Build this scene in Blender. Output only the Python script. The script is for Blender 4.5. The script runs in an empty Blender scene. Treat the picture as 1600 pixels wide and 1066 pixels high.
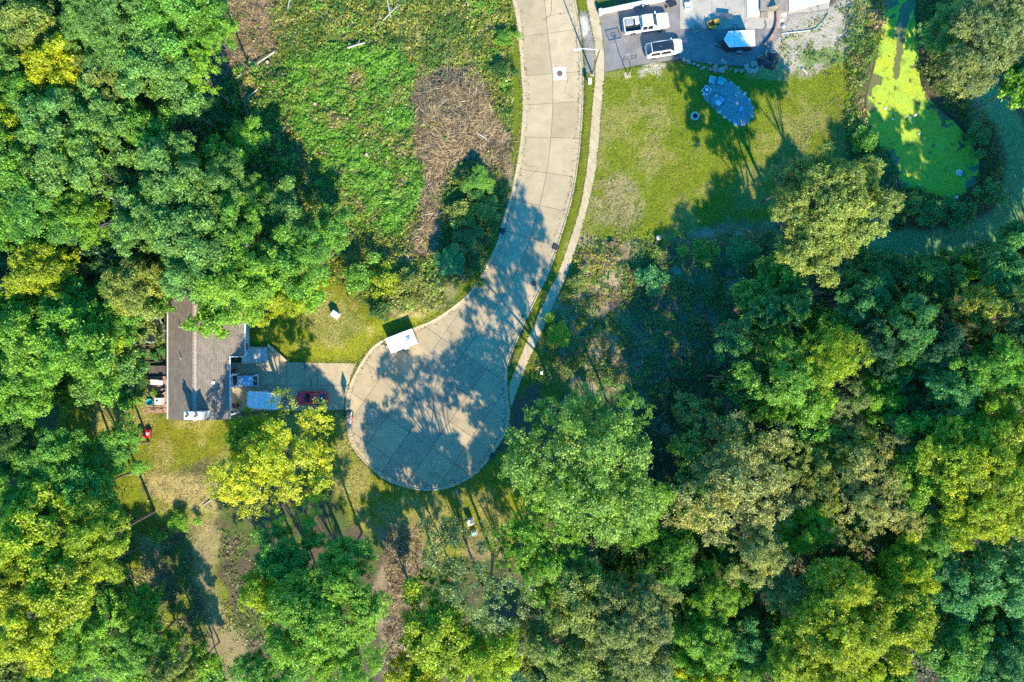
import bpy, bmesh, math, random
import numpy as np
from mathutils import Vector, Matrix

R = math.radians
scene = bpy.context.scene
COL = scene.collection

# ------------------------------------------------------------------ camera, sky, sun, exposure
CAM_H = 100.0            # the drone hovers 100 m above the street, looking straight down
PX = 12.0                # photo pixels per metre on the ground
cam_data = bpy.data.cameras.new('camera')
cam = bpy.data.objects.new('camera', cam_data)
COL.objects.link(cam)
cam.location = (0, 0, CAM_H)
cam.rotation_euler = (0, 0, 0)
cam_data.sensor_fit = 'HORIZONTAL'
cam_data.sensor_width = 36.0
cam_data.lens = 36.0 * CAM_H / (1600 / PX)
cam_data.clip_start = 1.0
cam_data.clip_end = 6000.0
scene.camera = cam

SUN_EL = 36.0
SUN_AZ = 159.0           # clockwise from +Y (up in the picture): low sun in the south-south-east
world = bpy.data.worlds.new('World')
scene.world = world
world.use_nodes = True
wn = world.node_tree
wn.nodes.clear()
w_out = wn.nodes.new('ShaderNodeOutputWorld')
w_bg = wn.nodes.new('ShaderNodeBackground')
w_sky = wn.nodes.new('ShaderNodeTexSky')
w_sky.sky_type = 'NISHITA'
w_sky.sun_disc = False
w_sky.sun_elevation = R(SUN_EL)
w_sky.sun_rotation = R(SUN_AZ)
w_sky.altitude = 200
w_sky.air_density = 1.2
w_sky.dust_density = 0.2
w_sky.ozone_density = 4.0
w_bg.inputs['Strength'].default_value = 0.15
w_hs = wn.nodes.new('ShaderNodeHueSaturation')      # a clear, deep blue late-summer sky, evenly so all round
w_hs.inputs['Saturation'].default_value = 1.45
wn.links.new(w_sky.outputs[0], w_hs.inputs['Color'])
wn.links.new(w_hs.outputs[0], w_bg.inputs['Color'])
wn.links.new(w_bg.outputs[0], w_out.inputs['Surface'])

sun_data = bpy.data.lights.new('sun', 'SUN')
sun_data.energy = 3.1
sun_data.angle = R(0.53)
sun_data.color = (1.0, 0.905, 0.67)
sun = bpy.data.objects.new('sun', sun_data)
COL.objects.link(sun)
sdir = Vector((math.sin(R(SUN_AZ)) * math.cos(R(SUN_EL)), math.cos(R(SUN_AZ)) * math.cos(R(SUN_EL)), math.sin(R(SUN_EL))))
sun.rotation_euler = (-sdir).to_track_quat('-Z', 'Y').to_euler()
sun.location = sdir * 300

vs = scene.view_settings
vs.view_transform = 'Standard'
vs.look = 'None'
vs.exposure = 1.68
vs.gamma = 1.0
vs.use_curve_mapping = False
scene.cycles.max_bounces = 5
scene.cycles.diffuse_bounces = 3
scene.cycles.glossy_bounces = 2
scene.cycles.transmission_bounces = 3
scene.cycles.transparent_max_bounces = 4
scene.cycles.caustics_reflective = False
scene.cycles.caustics_refractive = False
scene.cycles.use_denoising = False
scene.render.film_transparent = False

# ------------------------------------------------------------------ helpers
def W(px, py, z=0.0):
    """the point at height z that stands over / under this pixel of the photograph"""
    k = (CAM_H - z) / CAM_H / PX
    return ((px - 800.0) * k, (533.0 - py) * k, z)

def W2(pts):
    return [((p[0] - 800.0) / PX, (533.0 - p[1]) / PX) for p in pts]

def seg_sdf(P, poly):
    """signed distance (inside positive) of points P (n,2) to a closed polygon"""
    poly = np.asarray(poly, float)
    if len(P) > 50:                       # far points need no exact distance
        lo, hi = poly.min(0) - 5.0, poly.max(0) + 5.0
        near = ((P >= lo) & (P <= hi)).all(1)
        if not near.all():
            out = np.full(len(P), -9.0)
            if near.any():
                out[near] = seg_sdf(P[near], poly)
            return out
    d2 = np.full(len(P), 1e18)
    inside = np.zeros(len(P), bool)
    n = len(poly)
    for i in range(n):
        a = poly[i]; b = poly[(i + 1) % n]
        e = b - a
        w = P - a
        t = np.clip((w @ e) / max(e @ e, 1e-12), 0, 1)
        d = w - t[:, None] * e
        d2 = np.minimum(d2, (d * d).sum(1))
        c = (a[1] <= P[:, 1]) != (b[1] <= P[:, 1])
        if abs(e[1]) > 1e-12:
            xi = a[0] + (P[:, 1] - a[1]) / e[1] * e[0]
            inside ^= c & (P[:, 0] < xi)
    d = np.sqrt(d2)
    return np.where(inside, d, -d)

def sstep(a, b, x):
    t = np.clip((x - a) / (b - a), 0, 1)
    return t * t * (3 - 2 * t)

_lat = np.random.default_rng(5).random((256, 256))
def vnoise(x, y, s, off=0):
    """value noise 0..1, feature size s metres"""
    u = x / s + 37.3 + off * 17.1; v = y / s + 91.7 + off * 5.3
    iu = np.floor(u).astype(int); iv = np.floor(v).astype(int)
    fu = u - iu; fv = v - iv
    fu = fu * fu * (3 - 2 * fu); fv = fv * fv * (3 - 2 * fv)
    g = lambda a, b: _lat[a % 256, b % 256]
    return (g(iu, iv) * (1 - fu) + g(iu + 1, iv) * fu) * (1 - fv) + (g(iu, iv + 1) * (1 - fu) + g(iu + 1, iv + 1) * fu) * fv
def fbm(x, y, s, off=0):
    return 0.5 * vnoise(x, y, s, off) + 0.3 * vnoise(x, y, s * .45, off + 1) + 0.2 * vnoise(x, y, s * .2, off + 2)

# ---- materials
MATS = {}
def nodes_of(name):
    m = bpy.data.materials.new(name)
    m.use_nodes = True
    nt = m.node_tree
    nt.nodes.clear()
    return m, nt
def mk(nt, kind, **kw):
    n = nt.nodes.new(kind)
    for k, v in kw.items():
        setattr(n, k, v)
    return n
def mat(name, col, rough=0.6, var=0.12, scale=3.0, bump=0.0, metal=0.0, fine=None, coat=0.0, rand=0.0, spec=0.5):
    if name in MATS:
        return MATS[name]
    m, nt = nodes_of(name)
    out = mk(nt, 'ShaderNodeOutputMaterial')
    b = mk(nt, 'ShaderNodeBsdfPrincipled')
    b.inputs['Roughness'].default_value = rough
    b.inputs['Metallic'].default_value = metal
    b.inputs['Coat Weight'].default_value = coat
    b.inputs['Specular IOR Level'].default_value = spec
    tc = mk(nt, 'ShaderNodeTexCoord')
    geo = mk(nt, 'ShaderNodeNewGeometry')
    n1 = mk(nt, 'ShaderNodeTexNoise')
    n1.inputs['Scale'].default_value = scale
    n1.inputs['Detail'].default_value = 5
    nt.links.new(geo.outputs['Position'], n1.inputs['Vector'])
    mr = mk(nt, 'ShaderNodeMapRange')
    mr.inputs['From Min'].default_value = 0.3; mr.inputs['From Max'].default_value = 0.7
    mr.inputs['To Min'].default_value = 1 - var; mr.inputs['To Max'].default_value = 1 + var
    nt.links.new(n1.outputs['Fac'], mr.inputs['Value'])
    val = mr.outputs[0]
    if fine:
        n2 = mk(nt, 'ShaderNodeTexNoise')
        n2.inputs['Scale'].default_value = fine[0]; n2.inputs['Detail'].default_value = 3
        nt.links.new(geo.outputs['Position'], n2.inputs['Vector'])
        mr2 = mk(nt, 'ShaderNodeMapRange')
        mr2.inputs['From Min'].default_value = 0.3; mr2.inputs['From Max'].default_value = 0.7
        mr2.inputs['To Min'].default_value = 1 - fine[1]; mr2.inputs['To Max'].default_value = 1 + fine[1]
        nt.links.new(n2.outputs['Fac'], mr2.inputs['Value'])
        mm = mk(nt, 'ShaderNodeMath', operation='MULTIPLY')
        nt.links.new(val, mm.inputs[0]); nt.links.new(mr2.outputs[0], mm.inputs[1])
        val = mm.outputs[0]
    if rand:
        oi = mk(nt, 'ShaderNodeObjectInfo')
        mr3 = mk(nt, 'ShaderNodeMapRange')
        mr3.inputs['To Min'].default_value = 1 - rand; mr3.inputs['To Max'].default_value = 1 + rand
        nt.links.new(oi.outputs['Random'], mr3.inputs['Value'])
        mm = mk(nt, 'ShaderNodeMath', operation='MULTIPLY')
        nt.links.new(val, mm.inputs[0]); nt.links.new(mr3.outputs[0], mm.inputs[1])
        val = mm.outputs[0]
    vm = mk(nt, 'ShaderNodeVectorMath', operation='SCALE')
    vm.inputs[0].default_value = col
    nt.links.new(val, vm.inputs['Scale'])
    nt.links.new(vm.outputs[0], b.inputs['Base Color'])
    if bump:
        bp = mk(nt, 'ShaderNodeBump')
        bp.inputs['Strength'].default_value = bump
        bp.inputs['Distance'].default_value = 0.05
        nt.links.new((n2 if fine else n1).outputs['Fac'], bp.inputs['Height'])
        nt.links.new(bp.outputs[0], b.inputs['Normal'])
    nt.links.new(b.outputs[0], out.inputs['Surface'])
    MATS[name] = m
    return m

def leaf_material(name, source):
    """leaf: diffuse + translucent; colour from the tree (object colour) or from the plant (colour attribute)"""
    m, nt = nodes_of(name)
    out = mk(nt, 'ShaderNodeOutputMaterial')
    at = mk(nt, 'ShaderNodeAttribute', attribute_name='tint')
    if source == 'object':
        oi = mk(nt, 'ShaderNodeObjectInfo')
        base = oi.outputs['Color']
    else:
        a2 = mk(nt, 'ShaderNodeAttribute', attribute_name='Col')
        base = a2.outputs['Color']
    sep = mk(nt, 'ShaderNodeSeparateColor')
    nt.links.new(at.outputs['Color'], sep.inputs[0])
    # red: brightness of the single leaf, green: how far it has turned yellow
    tw = mk(nt, 'ShaderNodeMix', data_type='RGBA', blend_type='MULTIPLY')
    tw.inputs['Factor'].default_value = 1.0
    tw.inputs[7].default_value = (1.50, 1.24, 0.75, 1)
    nt.links.new(base, tw.inputs[6])
    mx = mk(nt, 'ShaderNodeMix', data_type='RGBA')
    nt.links.new(sep.outputs[1], mx.inputs['Factor'])
    nt.links.new(base, mx.inputs[6]); nt.links.new(tw.outputs[2], mx.inputs[7])
    vm = mk(nt, 'ShaderNodeVectorMath', operation='SCALE')
    nt.links.new(mx.outputs[2], vm.inputs[0]); nt.links.new(sep.outputs[0], vm.inputs['Scale'])
    d = mk(nt, 'ShaderNodeBsdfDiffuse'); t = mk(nt, 'ShaderNodeBsdfTranslucent'); g = mk(nt, 'ShaderNodeBsdfGlossy')
    g.inputs['Roughness'].default_value = 0.45
    nt.links.new(vm.outputs[0], d.inputs['Color'])
    tt = mk(nt, 'ShaderNodeVectorMath', operation='MULTIPLY')
    tt.inputs[1].default_value = (1.15, 1.2, 0.6)
    nt.links.new(vm.outputs[0], tt.inputs[0]); nt.links.new(tt.outputs[0], t.inputs['Color'])
    ms = mk(nt, 'ShaderNodeMixShader'); ms.inputs[0].default_value = 0.32
    nt.links.new(d.outputs[0], ms.inputs[1]); nt.links.new(t.outputs[0], ms.inputs[2])
    m2 = mk(nt, 'ShaderNodeMixShader'); m2.inputs[0].default_value = 0.035
    nt.links.new(ms.outputs[0], m2.inputs[1]); nt.links.new(g.outputs[0], m2.inputs[2])
    nt.links.new(m2.outputs[0], out.inputs['Surface'])
    return m

# ---- meshes
def from_arrays(name, V, F, material=None, attrs=None, smooth=False):
    """V (n,3) and F (m,k) with a constant k, set in bulk"""
    V = np.asarray(V, np.float32); F = np.asarray(F, np.int32)
    me = bpy.data.meshes.new(name)
    n, (m, k) = len(V), F.shape
    me.vertices.add(n); me.vertices.foreach_set('co', V.ravel())
    me.loops.add(m * k); me.loops.foreach_set('vertex_index', F.ravel())
    me.polygons.add(m)
    me.polygons.foreach_set('loop_start', np.arange(0, m * k, k, dtype=np.int32))
    me.polygons.foreach_set('loop_total', np.full(m, k, np.int32))
    if smooth:
        me.polygons.foreach_set('use_smooth', np.ones(m, bool))
    for an, av in (attrs or {}).items():
        a = me.attributes.new(an, 'FLOAT_COLOR', 'POINT')
        full = np.ones((n, 4), np.float32); full[:, :av.shape[1]] = av
        a.data.foreach_set('color', full.ravel())
    me.update(calc_edges=True)
    me.validate()
    if material:
        me.materials.append(material)
    return me

def link(name, me, parent=None, loc=(0, 0, 0), rot=(0, 0, 0)):
    o = bpy.data.objects.new(name, me)
    COL.objects.link(o)
    o.location = loc; o.rotation_euler = rot
    if parent is not None:
        o.parent = parent
    return o

class MB:
    """collects shapes into one mesh"""
    def __init__(s):
        s.v = []; s.f = []
    def add(s, vs_, fs_):
        n = len(s.v)
        s.v += [tuple(p) for p in vs_]
        s.f += [tuple(i + n for i in f) for f in fs_]
        return s
    def box(s, x0, x1, y0, y1, z0, z1, c=0.0, M=None):
        """box with chamfered edges"""
        if c <= 0:
            vs_ = [(x, y, z) for x in (x0, x1) for y in (y0, y1) for z in (z0, z1)]
            fs_ = [(0, 1, 3, 2), (4, 6, 7, 5), (0, 4, 5, 1), (2, 3, 7, 6), (0, 2, 6, 4), (1, 5, 7, 3)]
        else:
            bm = bmesh.new()
            bmesh.ops.create_cube(bm, size=1)
            for v in bm.verts:
                v.co = Vector((x0 if v.co.x < 0 else x1, y0 if v.co.y < 0 else y1, z0 if v.co.z < 0 else z1))
            bmesh.ops.bevel(bm, geom=bm.edges[:], offset=c, segments=1, affect='EDGES')
            bm.verts.index_update()
            vs_ = [tuple(v.co) for v in bm.verts]
            fs_ = [tuple(v.index for v in f.verts) for f in bm.faces]
            bm.free()
        if M is not None:
            vs_ = [tuple(M @ Vector(p)) for p in vs_]
        return s.add(vs_, fs_)
    def prism(s, poly, z0, z1, z0f=None):
        """upright prism over a plan polygon"""
        a = sum(poly[i][0] * poly[(i + 1) % len(poly)][1] - poly[(i + 1) % len(poly)][0] * poly[i][1] for i in range(len(poly)))
        if a < 0:
            poly = poly[::-1]
        n = len(poly)
        vs_ = [(p[0], p[1], z0) for p in poly] + [(p[0], p[1], z1) for p in poly]
        fs_ = [tuple(range(n - 1, -1, -1)), tuple(range(n, 2 * n))]
        fs_ += [(i, (i + 1) % n, n + (i + 1) % n, n + i) for i in range(n)]
        return s.add(vs_, fs_)
    def tube(s, pts, rad, n=8, caps=True):
        """tube through points, radius per point"""
        if not hasattr(rad, '__len__'):
            rad = [rad] * len(pts)
        pts = [Vector(p) for p in pts]
        vs_, fs_ = [], []
        ref = None
        for i, p in enumerate(pts):
            d = (pts[min(i + 1, len(pts) - 1)] - pts[max(i - 1, 0)])
            if d.length < 1e-9:
                d = Vector((0, 0, 1))
            d.normalize()
            if ref is None:
                ref = d.orthogonal().normalized()
            ref = (ref - d * ref.dot(d))
            ref = ref.normalized() if ref.length > 1e-6 else d.orthogonal().normalized()
            b = d.cross(ref)
            for k in range(n):
                a = 2 * math.pi * k / n
                vs_.append(p + (ref * math.cos(a) + b * math.sin(a)) * rad[i])
        for i in range(len(pts) - 1):
            for k in range(n):
                k2 = (k + 1) % n
                fs_.append((i * n + k, i * n + k2, (i + 1) * n + k2, (i + 1) * n + k))
        if caps:
            fs_.append(tuple(range(n - 1, -1, -1)))
            m = (len(pts) - 1) * n
            fs_.append(tuple(range(m, m + n)))
        return s.add(vs_, fs_)
    def lathe(s, prof, n=16, c=(0, 0, 0), M=None):
        vs_, fs_ = [], []
        for r, z in prof:
            for k in range(n):
                a = 2 * math.pi * k / n
                vs_.append((c[0] + r * math.cos(a), c[1] + r * math.sin(a), c[2] + z))
        for i in range(len(prof) - 1):
            for k in range(n):
                k2 = (k + 1) % n
                fs_.append((i * n + k, i * n + k2, (i + 1) * n + k2, (i + 1) * n + k))
        fs_.append(tuple(range(n - 1, -1, -1)))
        m = (len(prof) - 1) * n
        fs_.append(tuple(range(m, m + n)))
        if M is not None:
            vs_ = [tuple(M @ Vector(p)) for p in vs_]
        return s.add(vs_, fs_)
    def loft(s, rings, cap=True):
        n = len(rings[0]); vs_, fs_ = [], []
        for r in rings:
            vs_ += r
        for i in range(len(rings) - 1):
            for k in range(n):
                k2 = (k + 1) % n
                fs_.append((i * n + k, i * n + k2, (i + 1) * n + k2, (i + 1) * n + k))
        if cap:
            fs_.append(tuple(range(n - 1, -1, -1)))
            m = (len(rings) - 1) * n
            fs_.append(tuple(range(m, m + n)))
        return s.add(vs_, fs_)
    def mesh(s, name, material, smooth=None):
        me = bpy.data.meshes.new(name)
        me.from_pydata(s.v, [], s.f)
        bm = bmesh.new(); bm.from_mesh(me)
        bmesh.ops.recalc_face_normals(bm, faces=bm.faces[:])
        bm.to_mesh(me); bm.free()
        me.materials.append(material)
        if smooth:
            me.polygons.foreach_set('use_smooth', [True] * len(me.polygons))
            me.set_sharp_from_angle(angle=R(smooth))
        me.update()
        return me
    def build(s, name, material, parent=None, loc=(0, 0, 0), rot=(0, 0, 0), smooth=None):
        return link(name, s.mesh(name, material, smooth), parent, loc, rot)

def tag(o, label=None, cat=None, group=None, kind=None):
    if label: o['label'] = label
    if cat: o['category'] = cat
    if group: o['group'] = group
    if kind: o['kind'] = kind
    return o
def thing(name, label, cat, loc=(0, 0, 0), rz=0.0, group=None):
    o = bpy.data.objects.new(name, None)
    COL.objects.link(o)
    o.empty_display_size = 0.3
    o.location = loc; o.rotation_euler = (0, 0, rz)
    return tag(o, label, cat, group)
def struct(name, label=None):
    o = bpy.data.objects.new(name, None)
    COL.objects.link(o)
    tag(o, label, None, None, 'structure')
    return o
def copy_tree(o, parent=None):
    c = o.copy(); COL.objects.link(c)
    if parent is not None:
        c.parent = parent
    for ch in list(o.children):
        copy_tree(ch, c)
    return c

def spline(pts, per=6, closed=False):
    """Catmull-Rom through 2-D points"""
    P = [np.array(p, float) for p in pts]
    n = len(P); out = []
    rng_ = range(n) if closed else range(n - 1)
    for i in rng_:
        if closed:
            a, b, c, d = P[(i - 1) % n], P[i], P[(i + 1) % n], P[(i + 2) % n]
        else:
            a, b, c, d = P[max(i - 1, 0)], P[i], P[i + 1], P[min(i + 2, n - 1)]
        for k in range(per):
            t = k / per
            out.append(0.5 * ((2 * b) + (c - a) * t + (2 * a - 5 * b + 4 * c - d) * t * t + (3 * b - a - 3 * c + d) * t ** 3))
    if not closed:
        out.append(P[-1])
    return [tuple(p) for p in out]

def clip_convex(subject, clipper):
    """Sutherland-Hodgman: subject polygon cut to a convex counter-clockwise clipper"""
    outp = list(subject)
    n = len(clipper)
    for i in range(n):
        ax, ay = clipper[i]; bx, by = clipper[(i + 1) % n]
        inp = outp; outp = []
        if not inp:
            break
        side = lambda p: (bx - ax) * (p[1] - ay) - (by - ay) * (p[0] - ax)
        for j in range(len(inp)):
            p, q = inp[j - 1], inp[j]
            sp, sq = side(p), side(q)
            if (sp >= 0) != (sq >= 0):
                t = sp / (sp - sq)
                x = (p[0] + (q[0] - p[0]) * t, p[1] + (q[1] - p[1]) * t)
                outp.append(x)
            if sq >= 0:
                outp.append(q)
    res = []
    for p in outp:
        if not res or math.hypot(p[0] - res[-1][0], p[1] - res[-1][1]) > 0.02:
            res.append(p)
    return res
def area(poly):
    return 0.5 * sum(poly[i][0] * poly[(i + 1) % len(poly)][1] - poly[(i + 1) % len(poly)][0] * poly[i][1] for i in range(len(poly)))

# ------------------------------------------------------------------ plan of the place (photo pixels, turned into metres)
KERB_PX = [(786, -90), (794, -40), (800.5, 0), (808, 40), (815, 122), (816.5, 165), (813, 220), (806.5, 262), (797.5, 305), (783, 352), (776, 380),
           (749, 434), (725, 465), (681, 497), (649, 511), (598, 531), (574, 551), (549, 594), (540, 625), (540, 655), (545, 684), (561, 713), (602, 750),
           (654, 766), (690, 765), (716, 757), (747, 738), (773, 705), (791, 675), (797, 645), (793, 610), (793, 575), (797, 560), (818, 509), (845, 453), (858, 427),
           (876, 372), (891.6, 320), (902, 265), (909, 200), (912, 130), (911, 100), (904, 30), (899.5, 0), (892, -40), (882, -90)]
KERB = spline(W2(KERB_PX), 5)
def offset_curve(c, d):
    out = []
    for i, p in enumerate(c):
        a = c[max(i - 1, 0)]; b = c[min(i + 1, len(c) - 1)]
        tx, ty = b[0] - a[0], b[1] - a[1]
        l = math.hypot(tx, ty) or 1
        out.append((p[0] - ty / l * d, p[1] + tx / l * d))
    return out
KERB_IN = offset_curve(KERB, 0.52)

WALK_L = spline([(906, -80), (916, 0), (922, 30), (929.5, 75), (930, 117), (925, 175), (921, 225), (917, 262), (907.6, 319), (891.6, 372), (872, 427), (854, 463), (830, 517), (806, 575), (794, 606)], 12)
WALK_R = spline([(919, -80), (929, 0), (936, 25), (943, 75), (944, 115), (939, 175), (934, 240), (931.5, 262), (919, 320), (902, 381), (885, 431), (871, 463), (847, 517), (821, 575), (798, 640)], 12)
WALK = W2(WALK_L) + W2(WALK_R)[::-1]
DRIVE = W2([(350, 566), (383, 567), (383, 541), (418, 541), (446, 566), (557, 568), (548, 590), (538, 625), (537, 641), (350, 643)])
LOT = W2([(936, 22), (950, 19), (1046, -1), (1075, -30), (1300, -30), (1295, 14), (1232, 22), (1222, 50), (1195, 80), (1175, 104), (1110, 100), (1065, 92), (1010, 99), (945, 112), (944, 75)])
PATIO = W2([(1118, 120), (1147, 131), (1160, 143), (1174, 160), (1178, 178), (1166, 196), (1152, 198), (1128, 180), (1100, 155), (1098, 140)])
HOUSE_PLAN = [(-42.3, 12), (-35.6, 12), (-33.8, 12), (-33.8, -1.5), (-35.6, -1.5), (-35.6, -9.5), (-42.3, -9.5)]
POND = W2(spline([(1388, -60), (1432, -60), (1433, 30), (1440, 85), (1442, 130), (1470, 168), (1502, 197), (1530, 240), (1533, 276), (1514, 300), (1490, 310), (1465, 303), (1440, 298), (1412, 288),
           (1403, 262), (1386, 240), (1372, 222), (1361, 190), (1357, 150), (1369, 105), (1380, 50), (1386, 0)], 4, closed=True))
MOUND = W2([(385, 541), (420, 543), (446, 564), (553, 566), (574, 549), (598, 529), (649, 509), (683, 494), (705, 440), (640, 380), (500, 380), (385, 400)])
HEAP = W2([(655, 132), (690, 110), (736, 106), (764, 150), (772, 200), (745, 240), (705, 250), (680, 300), (680, 380), (655, 405), (634, 398), (655, 335), (666, 285), (650, 225), (640, 170)])
HARD = [KERB, WALK, DRIVE, LOT]

def ground_z(P):
    P = np.asarray(P, float).reshape(-1, 2)
    dh = np.full(len(P), -1e9)
    for h in HARD:
        dh = np.maximum(dh, seg_sdf(P, h))
    wild = sstep(0.5, 4.0, -dh)
    z = wild * 0.35 * (fbm(P[:, 0], P[:, 1], 7.0, 3) - 0.5) + sstep(0.3, 1.5, -dh) * 0.07 * (fbm(P[:, 0], P[:, 1], 1.1, 8) - 0.5)
    z += 0.85 * sstep(0.1, 2.6, seg_sdf(P, MOUND))
    z += sstep(-.3, 2.2, seg_sdf(P, HEAP)) * (.45 + .75 * fbm(P[:, 0], P[:, 1], 2.2, 15))
    dp = seg_sdf(P, POND)
    z = np.where(dp > -3, z * sstep(0, 3, -dp), z) - 1.0 * sstep(-1.6, 1.6, dp)
    z -= 0.35 * sstep(0.0, 0.32, dh)
    pd = seg_sdf(P, PATIO)
    z = np.where(pd > -1, z * sstep(0, 1, -pd), z) - 0.12 * sstep(0.0, 0.3, pd)
    return z
def ground_at(P):
    """height of the ground sheet, read off its own grid"""
    P = np.asarray(P, float).reshape(-1, 2)
    Z = gzv.reshape(len(gy), len(gx))
    i = np.clip(np.searchsorted(gx, P[:, 0]) - 1, 0, len(gx) - 2); j = np.clip(np.searchsorted(gy, P[:, 1]) - 1, 0, len(gy) - 2)
    u = (P[:, 0] - gx[i]) / (gx[i + 1] - gx[i]); v = (P[:, 1] - gy[j]) / (gy[j + 1] - gy[j])
    return (Z[j, i] * (1 - u) + Z[j, i + 1] * u) * (1 - v) + (Z[j + 1, i] * (1 - u) + Z[j + 1, i + 1] * u) * v
def gz(x, y):
    return float(ground_at([(x, y)])[0])
def G(px, py, up=0.0):
    """the ground point under this pixel of the photograph"""
    x, y, _ = W(px, py, 0)
    z = gz(x, y)
    x, y, _ = W(px, py, z)
    return (x, y, z + up)

# ------------------------------------------------------------------ ground: one sheet to the horizon, coloured by what grows there
gx = np.concatenate([[-3000, -1200, -500, -220, -130, -95], np.arange(-76, 76.01, 0.36), [95, 130, 220, 500, 1200, 3000]])
gy = np.concatenate([[-3000, -1200, -500, -200, -110, -70], np.arange(-53, 53.01, 0.36), [70, 110, 200, 500, 1200, 3000]])
GX, GY = np.meshgrid(gx, gy)
GP = np.stack([GX.ravel(), GY.ravel()], 1)
gzv = ground_z(GP)
wx = (fbm(GP[:, 0], GP[:, 1], 3.0, 11) - 0.5)
wy = (fbm(GP[:, 0], GP[:, 1], 0.9, 21) - 0.5)
FLOOR = np.array([0.105, 0.080, 0.050]); WEED = np.array([0.085, 0.125, 0.022]); LAWN = np.array([0.160, 0.190, 0.010]); DRY = np.array([0.33, 0.25, 0.115])
DIRT = np.array([0.27, 0.185, 0.115]); GRAVEL = np.array([0.40, 0.335, 0.245]); STRAW = np.array([0.36, 0.285, 0.10])
gcol = np.tile(FLOOR, (len(GP), 1))
nz = fbm(GP[:, 0], GP[:, 1], 2.2, 31)
gcol += (WEED - FLOOR) * sstep(0.42, 0.62, nz)[:, None] * 0.8
def paint(px_poly, col, soft=0.5, wob=1.6, mask=None, k=1.0):
    d = seg_sdf(GP, W2(px_poly)) + wob * (wx * 1.4 + wy * 0.7)
    w = sstep(-soft, soft, d) * k
    if mask is not None:
        w = w * mask
    gcol[:] = gcol + (np.asarray(col) - gcol) * w[:, None]
patch = lambda s, lo, hi, off: sstep(lo, hi, fbm(GP[:, 0], GP[:, 1], s, off))
# open hillside west of the road
paint([(360, -60), (820, -60), (822, 160), (800, 300), (770, 400), (690, 490), (560, 480), (480, 430), (360, 300), (300, 180)], WEED, 0.6, 2.0)
paint([(360, -60), (822, -60), (822, 160), (800, 300), (770, 400), (690, 490), (560, 480), (480, 430), (360, 300), (300, 180)], DRY, 0.6, 2.0, patch(2.5, .5, .68, 41), .55)
paint([(365, -60), (455, -60), (452, 30), (425, 75), (398, 112), (352, 132), (345, 175), (300, 190), (285, 165), (318, 110), (368, 70)], DIRT * 1.05, 0.5, 2.2)
paint([(688, 108), (737, 103), (768, 150), (776, 192), (806, 236), (802, 288), (770, 262), (722, 250), (697, 290), (690, 340), (686, 380), (656, 412), (626, 402), (648, 340), (664, 285), (652, 240), (637, 215), (636, 165), (655, 132)], DIRT, 0.35, 1.6)
paint([(715, 205), (760, 222), (764, 242), (735, 245), (715, 232)], GRAVEL * 0.95, 0.5, 1.2)
paint([(690, 300), (690, 385), (650, 405), (640, 360), (660, 310)], DIRT * np.array([1.05, .98, .9]), 0.3, 1.0, None, .7)
# verge along the road
paint([(778, -60), (800, -60), (818, 130), (817, 200), (806, 265), (790, 245), (803, 190), (799, 90), (785, 30)], LAWN * .8, 0.4, 0.8)
paint([(700, 480), (760, 395), (790, 340), (798, 310), (812, 310), (760, 440), (690, 500), (650, 515), (655, 505)], LAWN * .85, 0.3, 0.6)
paint([(640, 470), (700, 440), (700, 475), (640, 500), (600, 505), (600, 480)], STRAW, 0.4, 1.4, patch(1.6, .42, .6, 45), .9)
paint([(898, -60), (925, -60), (932, 120), (920, 260), (880, 420), (800, 590), (790, 600), (880, 340), (905, 240), (915, 120)], LAWN * np.array([.85, .8, .9]), 0.4, 0.5)
paint([(904, 18), (932, 22), (932, 118), (911, 112)], (0.25, 0.215, 0.175), 0.15, 0.2)
paint([(906, 27), (916, 28), (920, 45), (912, 58), (907, 50)], (0.56, 0.49, 0.39), 0.15, 0.4)
# lawn by the asphalt lot
paint([(940, 108), (1060, 96), (1215, 112), (1330, 96), (1345, 140), (1330, 190), (1325, 250), (1210, 270), (1205, 360), (1120, 350), (1040, 378), (900, 372), (925, 280), (938, 180)], LAWN, 0.4, 0.9)
paint([(940, 108), (1330, 96), (1330, 250), (1205, 360), (900, 372)], STRAW * .9, 0.4, 0.9, patch(4.5, .52, .72, 47), .55)
paint([(985, 170), (1040, 165), (1075, 230), (1055, 250), (1000, 240)], STRAW, 1.2, 3.0, patch(2.0, .42, .62, 49), .6)
paint([(925, 282), (960, 275), (1000, 300), (1005, 335), (985, 365), (935, 352), (918, 330)], DRY * 1.02, 0.6, 2.0, patch(1.0, .3, .5, 51), .95)
paint([(1135, 345), (1205, 340), (1210, 365), (1140, 375)], DRY, 0.5, 1.8, None, .8)
paint([(996, 100), (1045, 98), (1030, 118), (1000, 117)], GRAVEL * 1.1, 0.3, 1.4)
# sandy slope east of the lot
paint([(1225, 20), (1300, 12), (1345, -20), (1370, -20), (1340, 50), (1320, 90), (1260, 115), (1215, 125), (1190, 110), (1205, 60)], GRAVEL * .95, 0.4, 1.6)
paint([(1225, 60), (1340, 40), (1330, 100), (1215, 122)], WEED * 1.5, 0.4, 1.8, patch(2.0, .46, .6, 53), .85)
paint([(1165, 100), (1225, 95), (1232, 116), (1200, 126), (1170, 118)], STRAW * 1.05, 0.3, 1.0)
# wood floor south of the lawn, in the shade of the tall trees
paint([(898, 372), (1040, 375), (1130, 350), (1215, 370), (1230, 480), (1180, 640), (1080, 700), (960, 620), (830, 600), (840, 530)], DIRT * 1.5, 0.6, 2.0, patch(3.0, .32, .56, 55), .9)
paint([(830, 520), (905, 385), (940, 430), (900, 520), (930, 600), (815, 640), (800, 620)], LAWN * .75, 0.6, 2.2, patch(2.4, .38, .58, 57), .9)
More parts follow.
